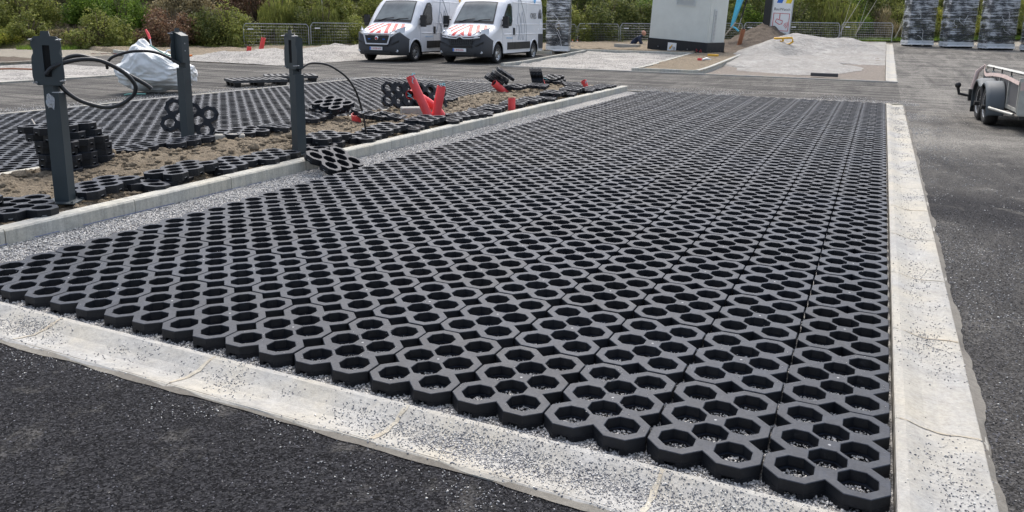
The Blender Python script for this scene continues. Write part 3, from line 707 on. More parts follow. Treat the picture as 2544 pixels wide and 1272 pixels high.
# torn strip of tape below the head of the near post
V = []; F = []; n = 12
for i in range(n):
    t = i/(n-1); 
    for j in range(4): V.append((-.03+j*.018+.006*math.sin(t*9+j), -.056-.012*abs(math.sin(t*7+j*1.3)), .80-.10*t+.012*math.sin(j*2+t*5)))
for i in range(n-1):
    for j in range(3): F.append((i*4+j, i*4+j+1, i*4+j+5, i*4+j+4))
k = MB(); k.add(V, F); k.box((.035, -.03, .815), (.05, .055, .006)); 
tp = N('clear_tape'); tp.set((.7, .72, .74), .15); tp.b.inputs['Alpha'].default_value = .55
k.build('torn_tape', tp.mat, p1)

# ------------------------------------------------------------------ loose grid tiles
LT = []
def tile(x, y, z, yaw, label, tx=0, ty=0, group='loose grid tiles lying about', name='grid_tile'):
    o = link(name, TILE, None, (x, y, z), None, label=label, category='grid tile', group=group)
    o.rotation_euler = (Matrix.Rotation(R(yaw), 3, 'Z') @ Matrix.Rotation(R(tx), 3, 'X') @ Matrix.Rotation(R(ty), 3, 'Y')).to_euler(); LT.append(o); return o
row = [  # x, y, z of the top, yaw, tilt x, tilt y, what sets it apart
 (-5.62, .52, .150, 20, 0, 1, 'lower tile of the nearest pile, half on the pale kerb'),
 (-5.72, .60, .213, 34, 1, 0, 'upper tile of the nearest pile at the left edge of the picture'),
 (-5.60, .98, .152, 62, 0, 1, 'single tile lying on the kerb just left of the near post'),
 (-5.69, 1.66, 0.165, 12, 2, -2, 'grid tile lying right behind the foot of the near post'),
 (-5.57, 2.12, 0.13, 20, -2, 3, 'low grid tile sunk in soil to the right of the near post'),
 (-5.57, 2.38, 0.192, 8, 2, -2, 'grid tile overlapping the low one to the right of the near post'),
 (-5.57, 2.9, 0.15, 14, 1, 1, 'grid tile midway between the near post and the kerb post'),
 (-5.53, 3.44, 0.155, 10, 0, 1, 'grid tile touching the kerb just left of the kerb post'),
 (-5.57, 4.24, 0.15, 12, 2, 2, 'lower grid tile right behind the foot of the kerb post'),
 (-5.65, 4.44, 0.213, 4, 0, 2, 'upper grid tile right behind the foot of the kerb post'),
 (-5.53, 5.02, 0.15, 13, 1, 0, 'grid tile pierced by the end of the arching cable'),
 (-5.57, 5.5, 0.19, 6, 2, 1, 'grid tile next after the end of the arching cable'),
 (-5.53, 5.98, 0.15, 14, 0, 2, 'grid tile two places past the arching cable'),
 (-5.57, 6.44, 0.198, 6, 1, 1, 'raised grid tile left of the tall red pipes on the kerb'),
 (-5.49, 6.92, 0.15, 16, 1, -1, 'grid tile at the feet of the tall red pipes, nearer one'),
 (-5.47, 7.4, 0.165, -8, 0, 2, 'grid tile at the feet of the tall red pipes, farther one'),
 (-5.51, 7.92, 0.15, 24, 0, 6, 'tilted grid tile just past the tall red pipes'),
 (-5.57, 8.45, 0.165, 12, 1, 1, 'grid tile before the short red pipe on the kerb side'),
 (-5.61, 9.32, 0.155, 14, 0, 2, 'grid tile right behind the short red pipe on the kerb side'),
 (-5.57, 9.92, 0.17, 6, 2, 0, 'second grid tile beyond the short red kerb-side pipe'),
 (-5.53, 10.5, 0.15, 16, 0, 2, 'third grid tile beyond the short red kerb-side pipe'),
 (-5.57, 10.98, 0.212, 6, 1, 1, 'raised grid tile fourth beyond the short red kerb-side pipe'),
 (-5.53, 11.5, 0.16, 14, 1, 2, 'fifth grid tile beyond the short red kerb-side pipe'),
 (-5.59, 12.0, 0.205, 5, 2, 1, 'sixth grid tile beyond the short red kerb-side pipe'),
 (-5.51, 12.5, 0.15, 12, 0, 0, 'third grid tile from the far end of the kerb row'),
 (-5.51, 13.12, 0.15, 4, 0, 1, 'second grid tile from the far end of the kerb row'),
 (-5.49, 13.75, 0.15, 2, 0, 1, 'last grid tile at the far end of the kerb row'),
 (-6.15, 13.5, .170, 30, 3, 2, 'grid tile behind the far red pipe at the end of the soil'),
 # along the other side of the soil
 (-7.12, 3.25, 0.105, 18, 1, -3, 'grid tile on the soil edge left of the turned post'),
 (-6.98, 3.72, 0.125, -2, 2, -3, 'grid tile on the soil edge at the foot of the turned post'),
 (-7.02, 4.62, 0.115, -12, 0, 4, 'grid tile on the soil edge right of the turned post'),
 (-6.96, 5.2, 0.11, 22, -4, 3, 'grid tile half sunk in soil behind the kerb post'),
 (-7.1, 6.02, 0.145, 12, 1, 2, 'flat grid tile below the tilted pair by the small red pipe'),
 (-6.5, 6.62, 0.15, -26, -10, 8, 'tilted grid tile between the small and the tall red pipes'),
 (-6.28, 6.98, 0.085, -22, -12, 9, 'tile sunk in the soil beside the tilted one before the pipes'),
 (-6.98, 8.95, 0.115, -2, 2, 1, 'grid tile on the far soil edge right of the tall red pipes'),
 (-7.08, 9.6, 0.1, 18, 0, 2, 'second grid tile on the far soil edge past the tall pipes'),
 (-6.82, 12.1, 0.16, 0, 3, 1, 'grid tile lying between the two leaning stacks'),
 (-6.6, 12.7, 0.15, 14, 1, 3, 'dark grid tile just left of the standing stack'),
 (-6.92, 14.25, 0.215, -2, 6, 3, 'upper tile of the pair lying beyond the standing stack'),
 (-6.84, 14.2, 0.15, 4, 3, 2, 'lower tile of the pair lying beyond the standing stack'),
]
for x, y, z, yaw, tx, ty, what in row: tile(x, y, z-(.018 if x > -6.2 else -.012), yaw, 'loose black '+what, tx, ty)
tile(-4.99, 3.76, .095, 3, 'black grid tile slid off the kerb, leaning on the laid paving beside the kerb post', -2, 25, group='loose grid tiles lying about')
# the stack behind the near post
ords = ['topmost', 'second from the top', 'third from the top', 'fourth from the top', 'fifth from the top', 'fifth from the bottom', 'fourth from the bottom', 'third from the bottom', 'second from the bottom', 'bottom']
for k in range(7):
    off = [(-.06, -.05), (-.02, -.02), (.05, .0), (.02, .04), (.04, .03), (.03, .05), (.04, .04)][k]
    lab = ['topmost tile', 'second tile from the top', 'third tile from the top', 'middle tile', 'third tile from the bottom', 'second tile from the bottom', 'bottom tile'][k]
    tile(-6.93+off[0], 2.33+off[1], .085+.0632*(6-k), 9+[-6, 0, 5, -3, 4, -4, 2][k], lab+' of the tall black stack behind the near post', 0, 0, group='grid tiles in the tall stack')
def standing(x, y, z, yaw, lean, label, roll=0, group='grid tiles standing on edge'):
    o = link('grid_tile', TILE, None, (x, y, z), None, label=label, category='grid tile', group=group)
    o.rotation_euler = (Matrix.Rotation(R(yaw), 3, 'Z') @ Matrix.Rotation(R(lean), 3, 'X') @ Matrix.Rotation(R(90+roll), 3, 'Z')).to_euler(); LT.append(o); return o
standing(-7.40, 4.20, .27, 40, -112, 'black grid tile standing on edge behind the turned post, seen through its holes', 14)
for k, (dx, dy) in enumerate(((0, 0), (.07, .10), (.16, .2), (.3, .3))):
    standing(-6.98+dx*1.0, 7.95+dy*1.5, .27-.01*k, 64, -108-k*2, ['nearest', 'second', 'third', 'farthest'][k]+' black tile of the row standing on edge behind the bent red pipe', 10)
for k in range(2):
    tile(-7.15+.05*k, 6.45+.02*k, .235+.064*k, 66+8*k, ['lower', 'upper'][k]+' tile of the pair tipped up on the small red pipe', 6, -14)
for k in range(3):
    tile(-7.22+.10*k, 11.9+.05*k, .30+.066*k, 20+4*k, ['lowest', 'middle', 'top'][k]+' tile of the slanting stack on the red pipe end left of the soil', 2, 32)
for k in range(4):
    standing(-7.02+.061*k, 13.42+.026*k, .27, -67, -76, ['first', 'second', 'third', 'fourth'][k]+' tile from the left in the upright stack leaning by a red pipe', 0)

# ------------------------------------------------------------------ red conduits
def conduit(path, r, label, name='red_conduit', twine=None, ribs=True, hollow=True, cat='conduit', mat='red'):
    P = smooth_path(path, 8) if len(path) > 2 else [Vector(path[0]).lerp(Vector(path[1]), k/60) for k in range(61)]
    # resample so the corrugation shows
    L = [0]
    for a, c in zip(P, P[1:]): L.append(L[-1]+(c-a).length)
    n = int(L[-1]/.009); Q = []
    for k in range(n+1):
        t = L[-1]*k/n; i = max(j for j in range(len(L)) if L[j] <= t+1e-9); i = min(i, len(P)-2)
        Q.append(P[i].lerp(P[i+1], min(1, (t-L[i])/max(1e-6, L[i+1]-L[i]))))
    rs = [r*(1+(.035 if (k//1) % 2 else 0)) if ribs else r for k in range(len(Q))]
    b = MB(); b.tube(Q, rs, 0, 18, cap=False); x, y, z = P[0]
    root = empty(name, (x, y, z), label=label, category=cat, group='red conduit ends sticking out of the soil' if mat == 'red' else None)
    M = Matrix.Translation((-x, -y, -z)); b.v = [tuple(M @ Vector(q)) for q in b.v]
    b.build('pipe_wall', MAT[mat], root)
    d_ = (Q[-1]-Q[-4]).normalized()
    if hollow:
        c = MB(); c.tube([Q[-1]-d_*.16, Q[-1]-d_*.08, Q[-1]+d_*.001], [r*.90, r*.91, r*.91], 0, 18, cap=False)
        a0 = len(c.v); c.tube([Q[-1]-d_*.16, Q[-1]-d_*.161], r*.9, 1, 18)
        ring = MB(); up = Vector((0, 0, 1)); a = d_.cross(up).normalized() if d_.cross(up).length > .1 else Vector((1, 0, 0)); e = d_.cross(a); V = []
        for k in range(18):
            q = k/18*6.2832; w_ = a*math.cos(q)+e*math.sin(q); V += [Q[-1]+w_*r*.91+d_*.001, Q[-1]+w_*r*1.0+d_*.001]
        c.add(V, [(2*k, 2*k+1, (2*k+3) % 36, (2*k+2) % 36) for k in range(18)], 2)
        c.v = [tuple(M @ Vector(q)) for q in c.v]
        c.build('pipe_mouth', [MAT['redin' if mat == 'red' else 'dark'], MAT['dark'], MAT[mat]], root)
    if twine:
        g_ = random.Random(len(label)); c = MB()
        for s_ in range(2):
            p = Q[-1]+Vector((g_.uniform(-.03, .03), g_.uniform(-.03, .03), -.02)); pp = [p]
            for k in range(7): p = p+Vector((g_.uniform(-.03, .045), g_.uniform(-.03, .03), (.028 if k < 2 else -.018)*twine+g_.uniform(-.012, .012))); pp.append(p)
            c.tube(smooth_path(pp, 3), .0042, 0, 5)
        c.v = [tuple(M @ Vector(q)) for q in c.v]; c.build('pull_cord', MAT['twine'], root)
    return root
F1 = Vector((.57, .82, 0))
conduit([(-5.76, 6.98, -.02), (-6.04, 6.82, .69)], .060, 'tall red corrugated pipe leaning left, blue cord at its mouth', twine=1.3)
conduit([(-5.79, 7.04, .0), (-5.69, 7.08, .55)], .062, 'tall red corrugated pipe standing right, blue cord dangling from its rim', twine=1.)
conduit([(-5.80, 7.45, -.05), (-5.92, 7.35, .18), (-6.03, 7.15, .34), (-6.07, 6.98, .42), (-6.06, 6.84, .43)], .062, 'bent red pipe curving down behind the leaning one, its round mouth facing the viewer', twine=.6)
conduit([(-5.82, 7.02, -.02), (-5.80, 6.98, .14)], .045, 'short red pipe stub between the feet of the two tall ones')
conduit([(-6.66, 6.42, -.02), (-6.63, 6.36, .17)], .062, 'short red pipe in the soil beneath the tipped-up tile pair')
conduit([(-6.92, 11.9, -.02), (-7.10, 11.6, .24)], .070, 'short red pipe leaning left under the slanting tile stack')
conduit([(-6.76, 13.4, 0), (-6.82, 13.3, .25)], .062, 'short red pipe with grey cord beside the upright tile stack', twine=.5)
conduit([(-5.46, 8.92, -.02), (-5.45, 8.90, .25)], .058, 'short upright red pipe on the kerb side of the soil')
conduit([(-5.98, 13.95, 0), (-6.04, 13.9, .20)], .062, 'short red pipe with a grey patch near the far end of the soil', twine=.3)
conduit([(-23.5, 23.0, 0), (-23.3, 23.0, .62)], .09, 'red pipe end on the verge below the wire fence')
conduit([(-23.95, 22.8, 0), (-23.9, 22.8, .25)], .09, 'low red pipe stub on the verge left of the taller one')
conduit([(-6.22, 35.4, .3), (-6.0, 35.2, 1.25)], .10, 'rust-brown sewer pipe slanting out of the dark soil right of the cabin', 'brown_pipe', ribs=False, cat='pipe', mat='brown')

# concrete foot blocks and a few stones lying on the soil
def block(x, y, z, dims, yaw, label, mat='concrete', name='concrete_block', cat='block', tilt=0):
    b = MB(); c = .012; a, e, h = dims[0]/2, dims[1]/2, dims[2]
    b.add([(-a, -e, 0), (a, -e, 0), (a, e, 0), (-a, e, 0), (-a, -e, h-c), (a, -e, h-c), (a, e, h-c), (-a, e, h-c), (-a+c, -e+c, h), (a-c, -e+c, h), (a-c, e-c, h), (-a+c, e-c, h)],
          [(3, 2, 1, 0), (0, 1, 5, 4), (1, 2, 6, 5), (2, 3, 7, 6), (3, 0, 4, 7), (4, 5, 9, 8), (5, 6, 10, 9), (6, 7, 11, 10), (7, 4, 8, 11), (8, 9, 10, 11)])
    return b.build(name, MAT[mat], None, (x, y, z), (R(tilt), 0, R(yaw)), label=label, category=cat)
block(-7.02, 4.42, .01, (.34, .22, .10), 40, 'rounded grey concrete block right of the turned post')
block(-6.50, 7.75, .02, (.5, .2, .13), 40, 'grey concrete block under the standing tiles behind the tall red pipes')
block(-10.5, 32.0, .30, (1.15, .3, .22), -5, 'pale concrete kerb stone lying loose on the soil left of the cabin')
block(-13.15, 31.2, .33, (1.3, .12, .07), 4, 'black plastic bar lying on the soil behind the gravel bay', 'dark', 'plastic_bar', 'bar')
block(-1.62, 22.35, -.0, (.75, .16, .10), 2, 'black rubber wheel stop lying at the front of the gravel bay', 'bumper', 'wheel_stop', 'wheel stop')
# ------------------------------------------------------------------ vans
def lerp_prof(prof, t):
    xs = [p[0] for p in prof]; return float(np.interp(t, xs, [p[1] for p in prof]))
TOPZ = [(0, .90), (.05, .985), (.15, 1.06), (.35, 1.145), (.6, 1.225), (.85, 1.305), (.95, 1.35), (1.0, 1.40), (1.55, 2.04), (1.75, 2.22), (1.95, 2.33), (2.3, 2.44), (2.8, 2.50), (5.2, 2.50), (5.36, 2.45), (5.4, 2.40)]
WID = [(0, .80), (.08, .88), (.25, .955), (.6, 1.0), (1.2, 1.02), (5.3, 1.02), (5.4, 1.0)]
def halfw(y, z): 
    w_ = lerp_prof(WID, y)
    return w_-max(0, z-1.15)**1.5*.062-max(0, .6-z)*.03
def arch(y, side=True):
    zb = .34
    for c in (.95, 4.40):
        d_ = abs(y-c)
        if d_ < .43: zb = max(zb, .34+math.sqrt(.43**2-d_**2)*1.05)
    return zb
def topsurf(x, y):
    z = lerp_prof(TOPZ, y); w_ = halfw(y, z-.05); u = min(1, abs(x)/w_)
    return z-.05*u**2-.14*max(0, (u-.80)/.20)**2
def front_y(x): return .0+.16*(abs(x)/.9)**2.4
def make_van(loc, yaw, label, plate, brand):
    root = empty('van', loc, (0, 0, R(yaw)), label=label, category='van', group='white utility vans parked side by side')
    b = MB()
    ys = sorted(set([0, .03, .06, .1, .15, .2]+[round(.25+.05*k, 3) for k in range(104)]))
    ys = [y for y in ys if y <= 5.4]
    rings = []; NS = 12; NT = 15
    for y in ys:
        zt = lerp_prof(TOPZ, y); zb = arch(y); w0 = halfw(y, zt-.05)*.97; zs = topsurf(w0, y)
        side = []
        for k in range(NS+1):
            z = zb+(zs-zb)*k/NS; side.append((halfw(y, z), z))
        top = []
        for k in range(1, NT):
            x = w0*math.cos(math.pi*k/NT) if False else w0*(1-2*k/NT); top.append((x, topsurf(x, y)))
        ring = [(x, z) for x, z in side]+top+[(-x, z) for x, z in reversed(side)]
        # nose is rounded in plan
        rings.append([(x, y+(front_y(x)*(1-y/.5) if y < .5 else 0), z) for x, z in ring])
    m = len(rings[0]); V = [p for r_ in rings for p in r_]
    F = [(i*m+j, (i+1)*m+j, (i+1)*m+j+1, i*m+j+1) for i in range(len(rings)-1) for j in range(m-1)]
    b.add(V, F, 0, smooth=True)
    # closed ends
    for r_, flip in ((rings[0], 0), (rings[-1], 1)):
        b.add(r_, [tuple(range(m))] if not flip else [tuple(range(m-1, -1, -1))], 0)
    b.build('body', MAT['white'], root)
    # dark underbody and wheel housings
    u = MB(); u.box((0, 2.7, .42), (1.7, 5.0, .28)); u.box((0, .95, .6), (1.86, .8, .4)); u.box((0, 4.4, .6), (1.86, .8, .4)); u.build('underbody', MAT['dark'], root)
    # patches that follow the top surface (windscreen, hood stripes)
    def patch(poly_x0, poly_x1, y0, y1, nx, ny, off, name, mat, parent=root, fx=None, mk=True, bb=None):
        q = bb or MB(); V = []
        for j in range(ny+1):
            y = y0+(y1-y0)*j/ny
            for i in range(nx+1):
                a = poly_x0(y) if callable(poly_x0) else poly_x0; c = poly_x1(y) if callable(poly_x1) else poly_x1
                x = a+(c-a)*i/nx; V.append((x, y-off*.6, topsurf(x, y)+off))
        q.add(V, [(j*(nx+1)+i, j*(nx+1)+i+1, (j+1)*(nx+1)+i+1, (j+1)*(nx+1)+i) for j in range(ny) for i in range(nx)], 0, smooth=True)
        return q.build(name, mat, parent) if mk else q
    patch(lambda y: -(.80-.13*(y-.96)/.7), lambda y: .80-.13*(y-.96)/.7, 1.0, 1.70, 14, 10, .010, 'windscreen_frame', MAT['dark'])
    patch(lambda y: -(.765-.13*(y-.96)/.7), lambda y: .765-.13*(y-.96)/.7, 1.07, 1.655, 14, 10, .016, 'windscreen', MAT['glass'])
    for x0, x1 in ((-.6, .02), (.0, .62)):
        wp = MB(); wp.tube([(x0, 1.02, topsurf(x0, 1.02)+.03), ((x0+x1)/2, 1.08, topsurf((x0+x1)/2, 1.08)+.04), (x1, 1.10, topsurf(x1, 1.1)+.04)], .012, n=5); wp.build('wiper', MAT['dark'], root)
    # hood chevrons: point of the V towards the windscreen
    hs = MB(); NX, NY = 130, 44; V = []
    for j in range(NY+1):
        for i in range(NX+1):
            yy = .02+.86*j/NY; hw = .83-.05*j/NY; x = -hw+2*hw*i/NX; V.append((x, yy+front_y(x)*.6*(1-j/NY), topsurf(x, yy)+.022))
    FS = []; ms = []
    for j in range(NY):
        for i in range(NX):
            a = j*(NX+1)+i; x = abs(-.83+1.66*(i+.5)/NX); yy = .02+.86*(j+.5)/NY
            if x > .40+.55*yy and yy < .50: continue
            FS.append((a, a+1, a+NX+2, a+NX+1)); ms.append(1 if math.floor((x*1.0+yy*.36+.03)/.145) % 2 == 0 else 0)
    hs.add(V, FS, 0, smooth=True); hs.m = ms; hs.build('hood_stripes', [MAT['swhite'], MAT['sred']], root)
    # bumper, lofted round the nose, and the upper wing corners in grey plastic
    bp = MB(); NX = 32; prof = [(.24, .06), (.28, .0), (.40, -.045), (.55, -.05), (.62, -.035), (.78, -.02), (.80, .03)]
    V = []
    for i in range(NX+1):
        x = -1.035+2.07*i/NX; e = abs(x)/1.035
        for z, yo in prof:
            zz = z+((.27*min(1, max(0, (e-.38)/.42)) if e < .8 else .27*max(0, (1-e)/.2)) if z > .7 else 0); zz -= (.03*e if z > .6 and e < .45 else 0)
            V.append((x*(1 if z > .3 else .96), yo+.02+.36*max(0, (e-.75)/.25)**1.6+.10*e**2, zz))
    mm = len(prof); bp.add(V, [(i*mm+j, (i+1)*mm+j, (i+1)*mm+j+1, i*mm+j+1) for i in range(NX) for j in range(mm-1)], 0, smooth=True)
    bp.build('bumper', MAT['bumper'], root)
    def fy_(x, z): return .02+.16*(abs(x)/1.035)**2-.05
    # grille
    gr = MB(); gr.add([(-.52, .01, .93), (.52, .01, .93), (.42, -.03, .66), (-.42, -.03, .66)], [(3, 2, 1, 0)], 0)
    for k in range(5): gr.box((0, -.042+.008*k, .68+.055*k), (.84+.04*k, .02, .014), 1)
    if brand: 
        for k in range(11): gr.box((-.36+.072*k, -.038, .77), (.012, .018, .2), 1)
    gr.build('grille', [MAT['dark'], MAT['bumper']], root)
    fr = MB(); fw_ = .028
    ring = [(-.55, .985), (.55, .985), (.44, .63), (-.44, .63)]
    if brand == 0:
        for (a, z0), (c, z1) in zip(ring, ring[1:]+ring[:1]): fr.tube([(a, -.045+.11*(z0-.63), z0), (c, -.045+.11*(z1-.63), z1)], fw_, n=6)
        fr.build('grille_frame', MAT['white'], root)
        em = MB(); em.lathe([(.001, -.075), (.065, -.07), (.075, -.05)], 'Y', 0, 16, Matrix.Translation((0, 0, .83))); em.lathe([(.001, -.08), (.045, -.078)], 'Y', 1, 16, Matrix.Translation((0, 0, .83)))
        em.build('badge', [MAT['chrome'], MAT['sred']], root)
        for s in (-1, 1):
            k = MB(); k.box((s*.3, -.055, .80), (.10, .01, .035)); k.build('badge_light', MAT['blue'], root)
    else:
        for z, h in ((.965, .0), (.895, .0)):
            P_ = [(-.72, .02, z+.02), (-.4, -.05, z-.02), (-.13, -.07, z-.03), (0, -.085, z+.05), (.13, -.07, z-.03), (.4, -.05, z-.02), (.72, .02, z+.02)]
            fr.tube(P_, .022, n=6)
        fr.build('chevron_badge', MAT['white'], root)
    lo = MB(); lo.box((0, -.045, .595), (.9, .03, .06)); lo.box((0, -.02, .33), (1.1, .03, .07)); lo.build('air_intake', MAT['dark'], root)
    for s in (-1, 1):
        fk_ = MB(); V = [(s*.52, -.005, .66), (s*.86, .085, .78), (s*.84, .085, .70), (s*.56, -.012, .60)]
        fk_.add([(x, y-.02, z) for x, y, z in V], [(0, 1, 2, 3) if s < 0 else (3, 2, 1, 0)]); fk_.build('side_intake', MAT['dark'], root)
        fl = MB(); fl.lathe([(.001, -.03), (.045, -.03), (.05, .0)], 'Y', 0, 12, Matrix.Translation((s*.77, .06, .40))); fl.build('fog_lamp', MAT['lamp'], root)
        # headlamp: a wedge set into the wing
        hl = MB(); V = []
        for j in range(7):
            t = j/6
            for i in range(4):
                a = i/3; x = .50+.42*t; z0 = .99+.03*t; z1 = 1.03+.23*t
                z = z0+(z1-z0)*a; yy = .02+.16*(x/.9)**2.4+.28*max(0, t-.35)**1.4+.10*a; V.append((s*x, yy-.012, z))
        hl.add(V, [(j*4+i, (j+1)*4+i, (j+1)*4+i+1, j*4+i+1) for j in range(6) for i in range(3)], 0, smooth=True)
        h_ = hl.build('headlamp', MAT['lamp'], root)
        rf = MB(); rf.lathe([(.001, -.01), (.04, -.012), (.045, .01)], 'Y', 0, 10, Matrix.Translation((s*.70, .085, 1.09))); rf.build('reflector', MAT['chrome'], h_)
        # mirror
        mr = MB(); mr.box((s*1.19, 1.20, 1.50), (.20, .12, .30)); mr.box((s*1.19, 1.20, 1.29), (.18, .11, .10)); mr.tube([(s*1.0, 1.28, 1.34), (s*1.12, 1.22, 1.32)], .03, n=6); mr.tube([(s*1.0, 1.28, 1.52), (s*1.12, 1.22, 1.5)], .03, n=6)
        mo = mr.build('mirror', MAT['dark'], root); k = MB(); k.box((s*1.19, 1.262, 1.50), (.16, .006, .24)); k.build('mirror_glass', MAT['chrome'], mo)
        # door window
        def side_poly(poly, off, name, mat, parent=root):
            q = MB(); n_ = len(poly); V = [(s*(halfw(y, z)+off), y, z) for y, z in poly]; q.add(V, [tuple(range(n_)) if s > 0 else tuple(range(n_-1, -1, -1))]); return q.build(name, mat, parent)
        side_poly([(1.25, 1.34), (1.62, 1.28), (2.10, 1.32), (2.20, 1.50), (2.20, 2.02), (2.08, 2.12), (1.86, 2.10), (1.55, 1.78)], .014, 'door_window', MAT['dark'])
        side_poly([(1.34, 1.40), (1.64, 1.35), (2.05, 1.38), (2.14, 1.52), (2.14, 1.99), (2.04, 2.06), (1.88, 2.04), (1.6, 1.76)], .019, 'door_window_pane', MAT['sideglass'])
        sp = MB()
        for y0, y1 in ((1.75, 2.40), (2.42, 3.95)): sp.box((s*(halfw(3, .66)+.008), (y0+y1)/2, .60), (.03, y1-y0, .26))
        sp.build('side_moulding', MAT['dark'], root)
        k = MB(); k.box((s*(halfw(5, .8)+.012), 5.08, .72), (.03, .46, .56)); k.build('rear_corner_guard', MAT['bumper'], root)
        k = MB(); k.box((s*(halfw(2.4, 1.15)+.02), 2.32, 1.12), (.03, .11, .26)); k.build('door_handle', MAT['dark'], root)
        # panel joints and pressed ribs
        jn = MB()
        for y in (1.28, 2.24, 3.62): jn.box((s*(halfw(y, 1.1)+.001), y, 1.02), (.004, .010, .75))
        for y in (2.24, 3.62, 5.3): jn.box((s*(halfw(y, 1.8)+.002), y, 1.78), (.004, .010, .70))
        jn.build('panel_joint', MAT['greytext'], root)
        rb = MB()
        for z, y0 in ((1.38, 2.5), (1.02, 1.4), (2.17, 2.35)):
            V = []
            for y in (y0, 5.28): V += [(s*(halfw(y, z-.03)+.001), y, z-.03), (s*(halfw(y, z)+.016), y, z), (s*(halfw(y, z+.02)+.001), y, z+.025)]
            rb.add(V, [(0, 3, 4, 1), (1, 4, 5, 2)])
        rb.build('side_rib', MAT['white'], root)
        # arch lips
        for c in (.95, 4.40):
            P_ = [(s*(halfw(c+.44*math.cos(a), .4+.4*math.sin(a))+.004), c+.445*math.cos(a), .34+.465*math.sin(a)) for a in np.linspace(.02, math.pi-.02, 14)]
            k = MB(); k.tube(P_, .022, n=6); k.build('arch_lip', MAT['white'], root)
    for s in (-1, 1):
        for c in (.95, 4.40):
            k = MB(); M = Matrix.Translation((s*.90, c, .335)); d_ = s
            prof = [(.14, .02*d_), (.20, .085*d_), (.235, .11*d_), (.30, .112*d_), (.333, .085*d_), (.337, 0), (.333, -.085*d_), (.24, -.11*d_)]
            k.lathe(prof, 'X', 0, 28, M); wo_ = k.build('wheel', MAT['rubber'], root)
            r_ = MB(); r_.lathe([(.001, .075*d_), (.05, .075*d_), (.07, .06*d_), (.12, .05*d_), (.17, .06*d_), (.205, .085*d_), (.215, .10*d_), (.228, .10*d_)], 'X', 0, 20, M)
            r_.build('rim', MAT['alloy'], wo_)
            h_ = MB()
            for q in range(8 if brand == 0 else 6):
                a = q*2*math.pi/(8 if brand == 0 else 6); h_.box((s*.90+.062*d_, c+.145*math.cos(a), .335+.145*math.sin(a)), (.012, .045, .045))
            h_.build('rim_openings', MAT['dark'], wo_)
    # number plate
    k = MB(); k.box((-.02, -.062, .475), (.52, .012, .115)); pl = k.build('number_plate', MAT['swhite'], root)
    k = MB(); k.box((-.255, -.069, .475), (.045, .003, .105)); k.build('plate_band', MAT['blue'], pl)
    txt(plate, .088, (-.22, -.0705, .445), (R(90), 0, 0), MAT['sred'], pl, 'plate_text', .95)
    # lettering on the side
    def side_text(s_, size, y, z, mat, name, off=.02, sx=1.):
        x = halfw(y, z)+off; tilt = -.062*1.5*max(0, z-1.15)**.5
        return txt(s_, size, (x, y, z), (R(90)+0, 0, R(90)), mat, root, name, sx, tilt)
    side_text('ORES', .30, 3.98, 1.60, MAT['text'], 'side_lettering', .022, .9)
    k = MB(); x = halfw(5, 1.7)+.018
    for P_ in ([(4.86, 1.60), (4.86, 1.80), (5.02, 1.96), (5.18, 1.80), (5.18, 1.60)], [(4.94, 1.60), (4.94, 1.76), (5.02, 1.85), (5.10, 1.76), (5.10, 1.6)]): k.tube([(x, y, z) for y, z in P_], .012, n=4)
    k.tube([(x, 5.02, 1.88), (x, 5.02, 1.6)], .01, n=4); k.build('house_emblem', MAT['text'], root)
    side_text('www.ores.be', .105, 1.62, .86, MAT['paleblue'], 'web_lettering')
    # faint large line drawing: two tall strokes and a flame
    k = MB()
    def xx(y, z): return halfw(y, z)+.012
    for P_ in ([(2.45, .95), (2.7, 1.5), (2.95, 2.3)], [(3.55, .75), (3.5, 1.5), (3.1, 2.3)], [(2.75, .8), (2.85, 1.2), (2.7, 1.5), (2.85, 1.8), (3.0, 1.5), (2.9, 1.2), (2.95, .8)], [(3.15, .8), (3.1, 1.3), (3.2, 1.85), (3.35, 1.3), (3.3, .8)]):
        q = smooth_path([(xx(y, z), y, z) for y, z in P_], 5); k.tube(q, .014, n=4)
    k.build('line_drawing', MAT['palegrey'], root)
    for y_, m_ in ((4.55, 'bluedot' if brand else 'yellow'),):
        k = MB(); V = [(halfw(y_, 2.3)+.03, y_+dy, z) for dy, z in ((-.08, 2.36), (-.09, 2.28), (0, 2.14), (.09, 2.28), (.08, 2.36))]; k.add(V, [(0, 1, 2, 3, 4)]); k.build('pin_emblem', MAT[m_], root)
    # roof aerial, dashboard paper
    k = MB(); k.tube([(.1, 1.9, topsurf(.1, 1.9)), (.13, 1.95, topsurf(.1, 1.9)+.16)], .018, n=6); k.build('aerial', MAT['dark'], root)
    # towing eye / mud flaps
    for s in (-1, 1):
        k = MB(); k.box((s*.9, 1.43, .38), (.22, .02, .32)); k.build('mud_flap', MAT['dark'], root)
    k = MB(); k.box((0, 5.44, .5), (1.9, .14, .16)); k.build('rear_bumper', MAT['bumper'], root)
    return root
def txt(s, size, loc, rot, mat, parent, name, sx=1., tilt=0, ext=.0015):
    cu = bpy.data.curves.new('t', 'FONT'); cu.body = s; cu.size = size; cu.extrude = ext; cu.resolution_u = 2
    o = bpy.data.objects.new('t', cu); COL.objects.link(o); dg = bpy.context.evaluated_depsgraph_get(); dg.update()
    me = bpy.data.meshes.new_from_object(o.evaluated_get(dg)); bpy.data.objects.remove(o); bpy.data.curves.remove(cu)
    me.transform(Matrix.Diagonal((sx, 1, 1, 1))); me.materials.clear(); me.materials.append(mat)
    if tilt: me.transform(Matrix.Rotation(tilt, 4, 'X'))
    return link(name, me, parent, loc, rot)
MAT['paleblue'] = flat('pale_blue_print', (.35, .55, .75), .5); MAT['palegrey'] = flat('pale_grey_print', (.58, .6, .62), .5); MAT['bluedot'] = flat('light_blue_print', (.1, .45, .8), .5)
